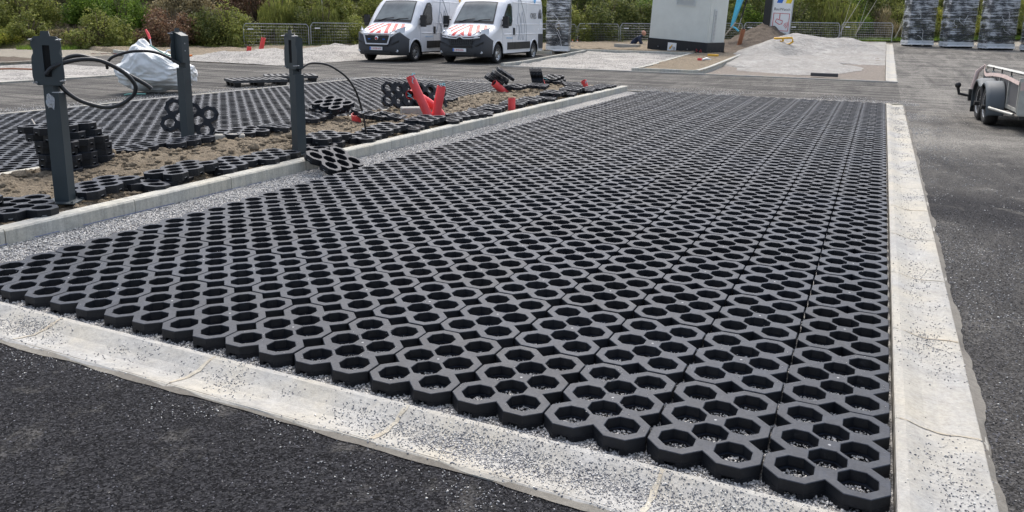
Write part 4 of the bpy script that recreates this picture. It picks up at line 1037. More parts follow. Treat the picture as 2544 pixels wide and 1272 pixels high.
def vanpos(fx, fy_, yaw):   # front left wheel contact -> origin at the nose centre
    d_ = Vector((-math.sin(R(yaw)), math.cos(R(yaw)))); r_ = Vector((d_.y, -d_.x))
    o = Vector((fx, fy_))-d_*.95-r_*.90; return (o.x, o.y, AZ)
VY = 2
make_van(vanpos(-12.64, 22.95, VY), VY, 'white utility van nearest the pallet stack, double chevron badge, ORES on its side', '2-BVB-826', 1)
make_van(vanpos(-15.50, 22.05, VY), VY, 'left white utility van with round red badge in a white grille frame', '1-WGB-679', 0)
# ------------------------------------------------------------------ wrapped pallet stacks
def wrapped(x, y, yaw, label, h=2.35, lean=0, wd=1.2, dp=.82, seed=1):
    z = zg(y)+AZ; root = empty('wrapped_pallet', (x, y, z), (0, R(lean), R(yaw)), label=label, category='wrapped pallet', group='film-wrapped stacks of black tiles')
    r = random.Random(seed); b = MB()
    for k in (-1, 0, 1):
        for q in (-1, 0, 1): b.box((k*wd*.42, q*dp*.38, .05), (.14, .12, .1))
    b.box((0, 0, .115), (wd, dp, .03)); b.build('pallet_base', MAT['dark'], root)
    c = MB(); n = int((h-.14)/.066)
    for k in range(n):
        for s in (-1, 1): c.box((s*wd*.245+r.uniform(-.006, .006), r.uniform(-.008, .008), .165+k*.066), (wd*.47, dp*.96, .052))
    c.build('tile_layers', MAT['tile'], root, kind='stuff')
    # film: a slightly bulging, creased sleeve
    V = []; F = []; per = []; N1 = 14
    for i in range(N1): per.append((-wd/2+wd*i/N1, -dp/2))
    for i in range(8): per.append((wd/2, -dp/2+dp*i/8))
    for i in range(N1): per.append((wd/2-wd*i/N1, dp/2))
    for i in range(8): per.append((-wd/2, dp/2-dp*i/8))
    m = len(per); nz = 60
    for j in range(nz+1):
        zz = .06+(h-.03)*j/nz
        for (px_, py_) in per:
            k_ = 1.012+.012*fb(px_*2+py_*3, zz*9, 1, seed)+.006*math.sin(zz*50+px_*3); V.append((px_*k_, py_*k_, zz))
    F = [(j*m+i, j*m+(i+1) % m, (j+1)*m+(i+1) % m, (j+1)*m+i) for j in range(nz) for i in range(m)]
    q = MB(); q.add(V, F, 0, smooth=True); q.build('stretch_film', MAT['wrap'], root)
    # loose hems and twisted film strands
    t = MB()
    for k in range(3):
        x0 = r.uniform(-.4, .3); z0 = r.uniform(.5, 1.9); pp = [(x0, -dp/2-.025, z0)]
        for a in range(5): x0 += r.uniform(-.05, .12); z0 -= r.uniform(.02, .16); pp.append((x0, -dp/2-.03-r.random()*.02, z0))
        t.tube(smooth_path(pp, 3), .008, 0, 4)
    V = []
    for i in range(25):
        x0 = -wd/2+wd*i/24; V += [(x0, -dp/2-.03-.02*r.random(), .06+.03*r.random()), (x0, -dp/2-.02, .13+.03*r.random())]
    t.add(V, [(2*i, 2*i+2, 2*i+3, 2*i+1) for i in range(24)]); t.build('film_strands', MAT['wplastic'], root, kind='stuff')
    return root
wrapped(1.35, 41.0, 22, 'film-wrapped stack of black tiles, leftmost of the row at the right, darkest film', 2.55, seed=1)
wrapped(2.97, 40.3, 22, 'film-wrapped stack with a white tear slanting across, second from the left at right', 2.6, seed=2)
wrapped(4.50, 39.5, 22, 'film-wrapped stack with a pale upper half, third from the left at right', 2.36, seed=3)
wrapped(6.05, 38.7, 22, 'film-wrapped stack behind the trailer rack, cut by the right picture edge', 2.3, seed=4)
wrapped(-12.75, 29.3, 14, 'film-wrapped black stack standing just behind the right van', 2.55, wd=.95, dp=.9, seed=5)

# ------------------------------------------------------------------ transformer cabin
def cabin():
    root = empty('transformer_cabin', (-7.80, 31.55, .27), (0, R(3.2), R(-14)), label='pale grey transformer cabin on a black base, leaning slightly', category='cabin')
    W_, D_ = 2.68, 1.65
    b = MB(); b.prism([(-W_/2, -D_/2), (W_/2-.06, -D_/2), (W_/2, -D_/2+.06), (W_/2, D_/2), (-W_/2, D_/2)], .50, 2.9); b.build('cabin_wall', MAT['cabinet'], root)
    b = MB(); b.prism([(-W_/2-.03, -D_/2-.03), (W_/2+.03, -D_/2-.03), (W_/2+.03, D_/2+.03), (-W_/2-.03, D_/2+.03)], -.25, .50); b.build('cabin_base', MAT['cabside'], root)
    b = MB(); b.box((0, 0, 2.98), (W_+.2, D_+.2, .14)); b.build('cabin_roof', MAT['cabinet'], root)
    b = MB(); x0, z0 = .22, 1.95; fr_ = b
    for x, z, w_, h in ((x0, z0+.0, .82, .03), (x0, z0+.9, .82, .03), (x0-.41, z0+.45, .03, .93), (x0+.41, z0+.45, .03, .93)): fr_.box((x, -D_/2-.02, z), (w_, .045, h))
    vo = fr_.build('ventilation_grille', MAT['vent'], root); b = MB()
    for k in range(24):
        b.box((x0, -D_/2-.012, z0+.03+k*.037), (.79, .012, .016))
        for q in range(10): b.box((x0-.36+.08*q+(.04 if k % 2 else 0), -D_/2-.022, z0+.048+k*.037), (.045, .018, .012))
    b.build('grille_louvres', MAT['vent'], vo)
    b = MB(); b.box((W_/2+.02, -.35, 1.2), (.04, .26, 1.3)); v2 = b.build('side_vent', MAT['vent'], root); b = MB()
    for k in range(22): b.box((W_/2+.042, -.35, .62+k*.055), (.01, .17, .03))
    b.build('side_vent_louvres', MAT['galv'], v2)
    b = MB(); b.box((-.2, -D_/2-.04, .17), (.40, .012, .42)); s_ = b.build('name_board', MAT['swhite'], root)
    txt('ATB', .17, (-.335, -D_/2-.048, .10), (R(90), 0, 0), MAT['text'], s_, 'board_text', .95)
    b = MB(); b.add([(-.33, -D_/2-.050, .12), (-.20, -D_/2-.050, .30), (-.16, -D_/2-.050, .30), (-.25, -D_/2-.050, .12)], [(0, 1, 2, 3)]); b.build('board_emblem', MAT['yellow'], s_)
    for x in (-.85, .52):
        b = MB(); b.lathe([(.001, -.0), (.045, -.0), (.05, -.02), (.06, -.02), (.06, .0)], 'Y', 0, 12, Matrix.Translation((x, -D_/2-.035, .16))); b.build('lifting_socket', MAT['dark'], root)
        b = MB(); b.lathe([(.001, -.03), (.018, -.025), (.02, 0)], 'Y', 0, 8, Matrix.Translation((x, -D_/2-.035, .175))); b.build('socket_pin', MAT['galv'], root)
    b = MB()
    for P_ in ([(.90, .22), (.98, .16), (.90, .14), (.96, .10)], [(1.06, .10), (1.12, .22), (1.17, .10), (1.08, .14)]): b.tube([(x, -D_/2-.036, z) for x, z in P_], .013, n=4)
    b.build('paint_marks', MAT['redpaint'], root)
    for y_ in (-.5, .5):
        b = MB(); b.lathe([(.001, .035), (.04, .035), (.045, .03)], 'X', 0, 10, Matrix.Translation((W_/2, y_, .15))); b.build('lifting_socket', MAT['dark'], root)
MAT['vent'] = flat('pale_vent', (.56, .585, .58), .6, 0, .03)
cabin()

# ------------------------------------------------------------------ site security tower
def tower():
    x, y, z = -4.90, 39.2, .50
    root = empty('security_tower', (x, y, z), (0, R(2.5), R(18)), label='white site-security tower board with a red camera pictogram, behind the heaps', category='security tower')
    w_ = .92; b = MB(); b.box((0, 0, 1.35), (w_, .06, 2.7)); b.build('front_board', MAT['swhite'], root)
    b = MB()
    for s in (-1, 1): b.box((s*(w_/2+.02), -.01, 1.35), (.04, .09, 2.72))
    b.build('board_frame', MAT['galv'], root)
    b = MB(); b.add([(-w_/2-.03, .04, .45), (-w_/2-.26, .75, .45), (-w_/2-.26, .75, 2.7), (-w_/2-.03, .04, 2.7)], [(0, 1, 2, 3)]); b.add([(-w_/2-.03, .08, .45), (-w_/2-.24, .79, .45), (-w_/2-.24, .79, 2.7), (-w_/2-.03, .08, 2.7)], [(3, 2, 1, 0)]); b.build('side_panel', MAT['cabside'], root)
    b = MB(); b.add([(-w_/2-.03, .04, 0), (-w_/2-.26, .75, 0), (-w_/2-.26, .75, .45), (-w_/2-.03, .04, .45)], [(0, 1, 2, 3)]); b.build('side_skirt', MAT['swhite'], root)
    Y = -.034
    txt('BauWatch', .19, (-.40, Y, 1.66), (R(90), 0, 0), MAT['text'], root, 'board_title', .98)
    txt('> bauwatch.com', .11, (-.37, Y, .52), (R(90), 0, 0), MAT['text'], root, 'board_address', .95)
    b = MB(); t_ = .018
    P_ = [(-.38, .68), (.38, .68), (.38, 1.52), (-.38, 1.52), (-.38, .68)]; b.tube([(x_, Y, z_) for x_, z_ in P_], t_, n=4)
    b.tube([(-.08, Y, 1.5), (-.08, Y, 1.25)], t_, n=4)
    b.tube([(x_, Y, z_) for x_, z_ in [(-.27, 1.10), (-.21, 1.25), (.08, 1.16), (.06, 1.02), (-.06, .98), (-.27, 1.10)]], t_, n=4)
    for r_ in (.10, .17, .24): b.tube([(.09+r_*math.cos(a), Y, 1.0+r_*math.sin(a)) for a in np.linspace(-.9, .5, 6)], .013, n=4)
    b.build('camera_pictogram', MAT['redpaint'], root)
    for x0, m in ((-.30, 'blue'), (.12, 'signyellow')):
        b = MB(); b.add([(x0, Y, 2.02), (x0+.26, Y, 2.02), (x0+.42, Y, 2.6), (x0+.16, Y, 2.6)], [(0, 1, 2, 3)]); b.build('board_emblem', MAT[m], root)
    b = MB(); b.box((0, .4, -.1), (1.1, 1.0, .22)); b.build('tower_base', MAT['cabside'], root)
    b = MB(); b.cyl((0, .45, 2.6), (0, .45, 5.4), .05); b.build('mast', MAT['galv'], root)
MAT['signyellow'] = flat('sign_yellow', (.8, .6, .02), .5)
tower()

# ------------------------------------------------------------------ wire fence panels
FPTS = []
def fence_panel(a, c, z0, h, label, tilt=0):
    D = math.hypot(c[0]-a[0], c[1]-a[1]); yaw = math.atan2(c[1]-a[1], c[0]-a[0])
    root = empty('fence_panel', (a[0], a[1], z0), (tilt, 0, yaw), label=label, category='fence panel', group='galvanised wire fence panels along the bank')
    b = MB(); r = .021; cr = .09
    P_ = [(0, 0, 0), (.0, 0, h-cr*1.6), (cr, 0, h), (D-cr, 0, h), (D, 0, h-cr*1.6), (D, 0, 0)]; b.tube(P_, r, n=6, smooth=False); b.build('panel_frame', MAT['galv'], root)
    w_ = MB()
    for k in range(1, 26): x = D*k/26; w_.cyl((x, 0, .05), (x, 0, h), .0035, n=3)
    for k in range(1, 8): z = h*k/8; w_.cyl((0, .004, z), (D, .004, z), .0055, n=3)
    w_.build('wire_mesh', MAT['galv'], root, kind='stuff')
    t = MB(); t.box((.30, -.02, h-.24), (.24, .008, .055)); t.build('panel_tag', MAT['swhite'], root)
    f = MB(); f.box((0, 0, .02), (.5, .24, .12)); f.build('fence_foot', MAT['bumper'], root)
FLINE = [((-26.35, 25.10), (-24.35, 27.15)), ((-24.28, 27.22), (-22.25, 29.15)), ((-22.18, 29.22), (-19.9, 30.85)), ((-19.83, 30.9), (-17.5, 32.5)), ((-17.43, 32.55), (-15.75, 33.75)), ((-15.68, 33.8), (-14.05, 34.95)), ((-13.98, 35.0), (-12.25, 36.25)), ((-12.18, 36.3), (-10.4, 37.5)), ((-10.33, 37.55), (-8.6, 38.8)), ((-8.53, 38.85), (-6.8, 40.1)), ((-6.73, 40.15), (-4.8, 41.6)), ((-4.73, 41.65), (-2.3, 43.3)), ((-2.2, 43.35), (.25, 44.2))]
WH = ['leftmost wire fence panel, next to the dark bushes', 'wire fence panel right of the kerb post head, second from the left', 'wire fence panel beginning at the left van, third from the left', 'wire fence panel hidden behind the left van', 'wire fence panel behind the two vans', 'wire fence panel between the right van and the blue arrow sign', 'wire fence panel right of the blue arrow sign', 'wire fence panel next to the cabin on its left side', 'wire fence panel right behind the transformer cabin', 'wire fence panel behind the brown sewer pipe', 'wire fence panel behind the security tower', 'wire fence panel behind the grey gravel heap', 'last wire fence panel at the right, ending by the pallet stacks']
for (a, c), l in zip(FLINE, WH): fence_panel(a, c, zg((a[1]+c[1])/2)-.02, 1.08 if a[0] < -20 else .98, l)

# ------------------------------------------------------------------ arrow sign with lamp
root = empty('arrow_sign', (-14.62, 34.0, .36), (0, 0, R(12)), label='round blue keep-left arrow sign with a yellow lamp on top', category='road sign')
def yz(pts, y0, y1, mat, name, parent):
    b = MB(); n = len(pts); b.add([(x, y0, z) for x, z in pts]+[(x, y1, z) for x, z in pts], [tuple(range(n)), tuple(range(2*n-1, n-1, -1))]+[(i, i+n, (i+1) % n+n, (i+1) % n) for i in range(n)]); return b.build(name, mat, parent)
cirp = lambda r, cz, sx=.5: [(r*sx*math.sin(a), cz+r*math.cos(a)) for a in np.linspace(0, 2*math.pi, 25)[:-1]]
yz(cirp(.29, .42), .0, .03, MAT['swhite'], 'sign_rim', root); yz(cirp(.262, .42), -.008, -.001, MAT['bluesign'], 'sign_face', root)
yz([(.09, .60), (.055, .62), (-.02, .40), (-.045, .47), (-.085, .25), (.03, .33), (.0, .36)], -.014, -.009, MAT['swhite'], 'sign_arrow', root)
b = MB(); b.cyl((0, .02, -.1), (0, .02, .8), .02); b.build('sign_pole', MAT['galv'], root)
b = MB(); b.box((0, .01, .77), (.13, .1, .14)); b.build('lamp_box', MAT['signyellow'], root)
b = MB(); b.lathe([(.06, .84), (.075, .90), (.06, 1.0), (.02, 1.03)], 'Z', 0, 12); b.build('lamp_lens', MAT['yellow'], root)
for x, y, l in ((-13.95, 34.2, 'small orange marker peg nearer the arrow sign'), (-13.72, 34.25, 'small orange marker peg farther from the arrow sign')):
    root = empty('marker_peg', (x, y, .36), label=l, category='marker')
    b = MB(); b.tube([(0, 0, 0), (0, 0, .12), (.01, 0, .24)], [.05, .035, .03], n=8); b.build('peg_body', MAT['orange'], root)
    b = MB(); b.lathe([(.037, .14), (.037, .19)], 'Z', 0, 8); b.build('peg_band', MAT['swhite'], root)

# ------------------------------------------------------------------ stooping worker seen behind the bank of soil
def person(x, y, z, yaw):
    root = empty('person', (x, y, z), (0, 0, R(yaw)), label='bald worker in dark clothes stooping behind the soil left of the cabin', category='person')
    # joints: pelvis, spine, neck, head / arms / legs (bent forward at the hip)
    J = {'pel': (0, .0, .80, .15), 'wa': (.0, -.10, .93, .14), 'ch': (.0, -.26, 1.08, .165), 'nk': (.0, -.40, 1.18, .065), 'hd0': (0, -.44, 1.22, .06),
         'hl': (.10, .02, .78, .10), 'kl': (.13, -.16, .44, .07), 'al': (.13, .03, .10, .045), 'tl': (.14, -.12, .04, .045),
         'hr': (-.10, .02, .78, .10), 'kr': (-.13, -.10, .44, .07), 'ar': (-.13, .10, .10, .045), 'tr': (-.14, -.05, .04, .045),
         'sl': (.19, -.30, 1.12, .075), 'el': (.25, -.38, .86, .05), 'wl': (.18, -.55, .68, .035), 'ml': (.17, -.62, .62, .032),
         'sr': (-.19, -.30, 1.12, .075), 'er': (-.25, -.38, .86, .05), 'wr': (-.16, -.55, .70, .035), 'mr': (-.15, -.62, .64, .032)}
    E_ = [('pel', 'wa'), ('wa', 'ch'), ('ch', 'nk'), ('nk', 'hd0'), ('pel', 'hl'), ('hl', 'kl'), ('kl', 'al'), ('al', 'tl'), ('pel', 'hr'), ('hr', 'kr'), ('kr', 'ar'), ('ar', 'tr'), ('ch', 'sl'), ('sl', 'el'), ('el', 'wl'), ('wl', 'ml'), ('ch', 'sr'), ('sr', 'er'), ('er', 'wr'), ('wr', 'mr')]
    ks = list(J); me = bpy.data.meshes.new('body'); me.from_pydata([J[k][:3] for k in ks], [(ks.index(a), ks.index(c)) for a, c in E_], [])
    o = bpy.data.objects.new('tmp', me); COL.objects.link(o); md = o.modifiers.new('s', 'SKIN')
    for v, k in zip(me.skin_vertices[0].data, ks): v.radius = (J[k][3], J[k][3]); v.use_root = (k == 'pel')
    s = o.modifiers.new('u', 'SUBSURF'); s.levels = 2; dg = bpy.context.evaluated_depsgraph_get(); dg.update()
    m2 = bpy.data.meshes.new_from_object(o.evaluated_get(dg)); bpy.data.objects.remove(o); m2.materials.append(MAT['cloth'])
    for p in m2.polygons: p.use_smooth = True
    link('body', m2, root)
    # head: an egg with nose, brow, ears
    bm = bmesh.new(); bmesh.ops.create_uvsphere(bm, u_segments=24, v_segments=16, radius=1)
    for v in bm.verts:
        x_, y_, z_ = v.co; k = 1-.18*max(0, -z_)
        n_ = .22*math.exp(-((x_/.16)**2+((z_+.12)/.2)**2))*(1 if y_ < 0 else 0)
        e_ = -.07*math.exp(-(((abs(x_)-.36)/.14)**2+((z_-.12)/.12)**2))*(1 if y_ < 0 else 0)
        m_ = -.05*math.exp(-((x_/.3)**2+((z_+.52)/.06)**2))*(1 if y_ < 0 else 0)
        ear = .13*math.exp(-((y_/.16)**2+((z_+.05)/.22)**2))*abs(x_)
        v.co = Vector((x_*.078*k*(1+ear), y_*(.098*k)-(n_+e_+m_)*.098, z_*.122))
    hm = bpy.data.meshes.new('head'); bm.to_mesh(hm); bm.free(); hm.materials.append(MAT['skin'])
    for p in hm.polygons: p.use_smooth = True
    link('head', hm, root, (0, -.50, 1.31), (R(-28), 0, 0))
person(-10.85, 34.0, -.32, 100)

# ------------------------------------------------------------------ mini excavator behind the cabin, only its arm shows
def excavator():
    root = empty('mini_excavator', (-8.6, 37.6, .42), (0, 0, R(-10)), label='turquoise mini excavator behind the cabin, its arm hanging down to the right', category='excavator')
    for s in (-1, 1):
        b = MB(); P_ = [(-.8, .12), (-.68, .0), (.68, .0), (.8, .12), (.8, .3), (.68, .42), (-.68, .42), (-.8, .3)]
        n = len(P_); b.add([(x, s*.45-.15, z) for x, z in P_]+[(x, s*.45+.15, z) for x, z in P_], [tuple(range(n)), tuple(range(2*n-1, n-1, -1))]+[(i, i+n, (i+1) % n+n, (i+1) % n) for i in range(n)]); b.build('track', MAT['rubber'], root)
    b = MB(); b.prism([(-.7, -.5), (.45, -.5), (.6, -.3), (.6, .3), (.45, .5), (-.7, .5)], .5, 1.0); b.build('superstructure', MAT['turq'], root)
    b = MB(); b.box((-.1, 0, 1.55), (.95, .9, 1.05)); b.box((-.1, 0, 2.1), (1.0, .95, .06)); cb_ = b.build('cab', MAT['dark'], root)
    b = MB()
    for s in (-1, 1): b.box((-.1, s*.455, 1.6), (.8, .01, .75))
    b.build('cab_window', MAT['sideglass'], cb_)
    b = MB(); b.tube([(.55, -.1, .85), (1.1, -.3, 1.9), (1.9, -.5, 2.75), (2.35, -.6, 2.75)], [.12, .13, .12, .09], n=4, smooth=False); b.build('boom', MAT['turq'], root)
    # dipper: tapering box beam hanging from the boom tip
    b = MB(); T = Vector((2.42, -.62, 2.75)); B_ = Vector((1.96, -.62, .92)); 
    V = []
    for c, w_ in ((T, .19), (T.lerp(B_, .28), .20), (T.lerp(B_, .33), .14), (B_, .05)):
        for sx, sy in ((-1, -1), (1, -1), (1, 1), (-1, 1)): V.append((c.x+sx*w_, c.y+sy*.08, c.z))
    b.add(V, [(4*i+j, 4*i+(j+1) % 4, 4*i+4+(j+1) % 4, 4*i+4+j) for i in range(3) for j in range(4)]+[(3, 2, 1, 0), (12, 13, 14, 15)]); b.build('dipper_arm', MAT['turq'], root)
    b = MB(); b.cyl((2.60, -.62, 2.2), (2.40, -.62, 1.35), .035, n=8); b.build('bucket_ram', MAT['dark'], root)
    b = MB(); b.cyl((2.40, -.62, 1.35), (2.28, -.62, .85), .02, n=8); b.build('ram_rod', MAT['galv'], root)
    b = MB(); b.tube([(1.96, -.62, .94), (2.14, -.62, .86), (2.30, -.62, .72)], .045, n=6); b.build('bucket_link', MAT['turq'], root)
    b = MB(); b.lathe([(.001, -.72), (.03, -.72), (.03, -.52)], 'Y', 0, 8, Matrix.Translation((2.50, 0, 2.35))); b.build('pivot_pin', MAT['galv'], root)
    b = MB(); b.box((2.24, -.71, 2.32), (.12, .01, .16)); b.build('decal', MAT['orange'], root)
excavator()

# ------------------------------------------------------------------ tandem trailer
def trailer():
    yaw = 3.
    root = empty('trailer', (2.33, 12.35, AZ), (0, 0, R(yaw)), label='grey tandem-axle flatbed trailer with mudguards and ladder rack, standing at right', category='trailer')
    for s in (-1, 1):
        for c in (-.34, .34):
            k = MB(); M = Matrix.Translation((s*.86, c, .31)); prof = [(.13, .0*s), (.185, .07*s), (.21, .09*s), (.28, .095*s), (.306, .07*s), (.31, 0), (.306, -.07*s), (.21, -.09*s)]
            k.lathe(prof, 'X', 0, 32, M); w_ = k.build('wheel', MAT['rubber'], root)
            k = MB(); k.lathe([(.001, .03*s), (.04, .05*s), (.06, .045*s), (.09, .02*s), (.15, .03*s), (.185, .06*s), (.2, .085*s), (.215, .085*s)], 'X', 0, 24, M); k.build('rim', MAT['alloy'], w_)
            k = MB()
            for q in range(8): a = q*math.pi/4; k.box((s*.86+.034*s, c+.115*math.cos(a), .31+.115*math.sin(a)), (.01, .035, .035))
            for q in range(5): a = q*1.2566; k.cyl((s*.86+.03*s, c+.06*math.cos(a), .31+.06*math.sin(a)), (s*.86+.058*s, c+.06*math.cos(a), .31+.06*math.sin(a)), .009, n=6)
            k.build('rim_openings', MAT['dark'], w_)
        # double-humped mudguard
        P_ = []
        for a in np.linspace(-.25, 2.2, 12): P_.append((-.34-.37*math.cos(a), .31+.37*math.sin(a)))
        for a in np.linspace(.95, 3.40, 12): P_.append((.34-.37*math.cos(a), .31+.37*math.sin(a)))
        P_ = [(P_[0][0]-.01, .18)]+P_+[(P_[-1][0]+.01, .22)]
        k = MB(); V = []
        for y, z in P_:
            for x, dz in ((.745, 0.), (.76, .0), (.94, -.004), (.985, -.025), (.99, -.05)):
                cz = (y-(-.36 if y < 0 else .36)); V.append((s*x, y*(1-.02*(dz < -.02)), z+dz))
        m = 5; k.add(V, [(i*m+j, i*m+j+1, (i+1)*m+j+1, (i+1)*m+j) for i in range(len(P_)-1) for j in range(m-1)], 0, smooth=True)
        me = k.mesh('mudguard', MAT['fender']); o = link('mudguard', me, root); md = o.modifiers.new('t', 'SOLIDIFY'); md.thickness = .012
        k = MB(); k.tube([(s*.95, -.74, .30), (s*.96, -.82, .30), (s*.76, -1.45, .27)], .022, n=8); k.build('guard_rail', MAT['aluminium'], root)
    L0, L1 = -1.55, 1.45; Wd = .72
    k = MB(); k.box((0, (L0+L1)/2, .31), (1.44, L1-L0, .04)); k.build('bed_floor', MAT['board'], root)
    k = MB()
    for s in (-1, 1): k.box((s*.55, (L0+L1)/2, .25), (.07, L1-L0, .07))
    for y in (-.34, .34): k.cyl((-1.0, y, .27), (1.0, y, .27), .035, n=8)
    k.box((0, L0+.04, .24), (1.4, .06, .05)); k.build('chassis', MAT['dark'], root)
    k = MB(); k.tube([(-.5, 1.45, .27), (0, 2.5, .36), (0, 3.05, .40)], .05, n=6); k.tube([(.5, 1.45, .27), (0, 2.5, .36)], .05, n=6); tb = k.build('drawbar', MAT['dark'], root)
    k = MB(); k.tube([(0, 3.0, .42), (0, 3.22, .42), (0, 3.3, .45)], .045, n=8); k.build('coupling', MAT['dark'], tb)
    k = MB(); k.tube([(-.85, .80, .36), (-1.05, .82, .36), (-1.17, .84, .38), (-1.20, .84, .50)], .025, n=8); k.box((-1.0, .82, .37), (.06, .10, .20)); k.lathe([(.001, .47), (.04, .49), (.05, .53), (.036, .57), (.001, .58)], 'Z', 0, 12, Matrix.Translation((-1.20, .84, 0))); k.build('tow_ball', MAT['dark'], root)
    k = MB(); k.box((-.88, .74, .22), (.22, .015, .26)); k.build('mud_flap', MAT['dark'], root)
    H = .45; zb = .33
    for s in (-1, 1):       # side boards with aluminium posts
        sp_ = (L1-L0)/4
        for q in range(4):
            k = MB(); k.box((s*Wd, L0+sp_*(q+.5), zb+H/2), (.02, sp_-.07, H-.05)); k.build('side_board', MAT['board'], root)
        k = MB()
        for q in range(5): k.box((s*(Wd+.006), L0+.03+(L1-L0-.06)*q/4, zb+H/2), (.045, .045, H+.04))
        k.box((s*(Wd+.004), (L0+L1)/2, zb+.01), (.04, L1-L0, .05)); k.build('side_frame', MAT['aluminium'], root)
        k = MB()
        for q in range(1, 4): k.box((s*(Wd+.005), L0+.03+(L1-L0-.06)*q/4, zb+H+.05), (.018, .018, .06))
        k.build('board_latch', MAT['dark'], root)
    # rear board
    k = MB(); k.box((0, L0-.01, zb+.16), (1.0, .025, .33)); k.build('tail_board', MAT['board'], root)
    k = MB()
    for s in (-1, 1): k.box((s*.62, L0-.012, zb+.18), (.24, .035, .46))
    k.box((0, L0-.010, zb-.04), (1.46, .03, .05)); k.build('tail_frame', MAT['aluminium'], root)
    for x, z in ((-.36, .47), (-.30, .35), (.42, .47)):
        k = MB(); k.box((x, L0-.035, z), (.24, .012, .07)); k.build('tail_light', MAT['lightlens'], root)
    k = MB(); V = []
    for i in range(13):
        t = i/12; x = -.74+1.48*t; V += [(x, L0-.038-.01*math.sin(t*9), zb+.30+.015*math.sin(t*6)), (x, L0-.038-.01*math.sin(t*9+1), zb+.42+.012*math.sin(t*7))]
    k.add(V, [(2*i, 2*i+2, 2*i+3, 2*i+1) for i in range(12)], 0, smooth=True); st_ = k.build('rear_strap', MAT['strap'], root)
    txt('bauwerk', .115, (-.60, L0-.062, zb+.325), (R(90), 0, 0), MAT['text'], st_, 'strap_lettering', 1.15)
    # ladder rack leaning along the left side, upright at the rear
    k = MB(); k.tube([(-.70, 1.40, zb+H+.04), (-.70, 1.33, zb+H+.07), (-.68, L0+.08, zb+H+.08)], .026, n=4, smooth=False)
    k.tube([(-.66, L0+.06, zb+H-.02), (-.66, L0+.0, 1.3), (-.65, L0, 1.75)], .030, n=4, smooth=False)
    k.tube([(.66, L0+.06, zb+H-.02), (.66, L0+.0, 1.3), (.65, L0, 1.75)], .030, n=4, smooth=False)
    for z in (zb+H+.03, 1.10, 1.72): k.tube([(-.64, L0+.03, z), (.64, L0+.03, z)], .022, n=4, smooth=False)
    k.build('ladder_rack', MAT['aluminium'], root)
    k = MB(); V = []
    def rib(P_, wd_):
        q = smooth_path(P_, 5); V = []
        for i, p in enumerate(q): V += [tuple(p+Vector((0, 0, -wd_/2))), tuple(p+Vector((.01, .015, wd_/2)))]
        k.add(V, [(2*i, 2*i+2, 2*i+3, 2*i+1) for i in range(len(q)-1)], 0, smooth=True)
    rib([(-.76, 1.35, zb+H+.05), (-.79, 1.0, zb+H-.06), (-.78, .4, zb+H-.03), (-.77, -.5, zb+H-.01), (-.76, L0, zb+H-.05)], .055)
    k.tube([(-.74, 1.40, zb+H+.08), (-.84, 1.46, zb+H-.04), (-.90, 1.46, zb+.05)], [.02, .04, .035], n=5)
    k.build('side_strap', MAT['strap'], root)
    k = MB(); k.tube([(-.5, -1.2, .26), (-.5, -1.22, .13), (-.46, -1.2, .10)], .015, n=6); k.build('tie_hook', MAT['galv'], root)
MAT['lightlens'] = flat('dusty_light_lens', (.50, .46, .36), .3, 0, .2, 30)
trailer()

# ------------------------------------------------------------------ bulk bag, pallets, bits and pieces
def bulk_bag():
    root = empty('bulk_bag', (-13.05, 8.70, AZ), (0, 0, 0), label='crumpled white woven bulk bag slumped on the asphalt behind the posts', category='bulk bag')
    g_ = np.random.default_rng(12); bm = bmesh.new(); bmesh.ops.create_icosphere(bm, subdivisions=6, radius=1)
    Nn = g_.normal(size=(90, 3)); Nn /= np.linalg.norm(Nn, axis=1)[:, None]; dd = g_.uniform(.80, 1.06, 90)
    r2 = Vector((.64, .77, 0)); aw = Vector((-.77, .64, 0))
    for v in bm.verts:
        n_ = np.array(v.co); dots = Nn @ n_; ok = dots > .35
        r = min(1.12, float(np.min(dd[ok]/dots[ok])) if ok.any() else 1.12)
        q0 = Vector(v.co)+Vector((3, 1, 2))+noise.noise_vector(Vector(v.co)*1.3)*.35
        r = .55*r+.40+.11*(noise.ridged_multi_fractal(q0*1.5, .9, 2.1, 4, 1.0, 1.6)-1.0)
        p = v.co*r; s_ = p.x; z = p.z
        right = s_*.78*(min(1.45, 1/math.sqrt(max(.2, 1-z*z*.8))) if z < .0 else 1-.30*max(0, z-.2)); dep = p.y*.55
        zz = (z+1)*.44
        # peak on the left, shoulder dropping to the right
        if z > 0: zz += z*(.22*math.exp(-((s_+.30)/.36)**2)-.10*max(0, s_))
        right -= .10*max(0, z); zz = max(.0, zz)
        q = r2*right+aw*dep; v.co = Vector((q.x, q.y, zz))
    me = bpy.data.meshes.new('bag_fabric'); bm.to_mesh(me); bm.free(); me.materials.append(MAT['bag'])
    for p in me.polygons: p.use_smooth = True
    link('bag_fabric', me, root)
    b = MB()
    for P_ in ([(-.62, .02), (-.50, .04), (-.25, .03)], [(-.12, .95), (.1, .80), (.25, .74)]):
        b.tube(smooth_path([tuple(r2*x-aw*.56)[:2]+(z,) for x, z in P_], 4), .014, n=5)
    b.build('bag_seam', MAT['seam'], root)
    for x0 in (-.35, .15):
        b = MB(); b.tube(smooth_path([tuple(r2*(x0+dx)-aw*.1)[:2]+(z-(.1 if x0 > 0 else 0),) for dx, z in ((0, .84), (.05, .93), (.14, .91), (.2, .80))], 4), .016, n=5); b.build('lifting_loop', MAT['bag'], root)
bulk_bag()
root = empty('traffic_marker', (-13.75, 9.2, -.1), label='red-tipped marker poking up behind the bulk bag', category='marker')
b = MB(); b.tube([(0, 0, 0), (-.05, .05, .9), (-.10, .06, 1.10)], [.012, .012, .012], n=6); b.build('marker_stem', MAT['white'], root)
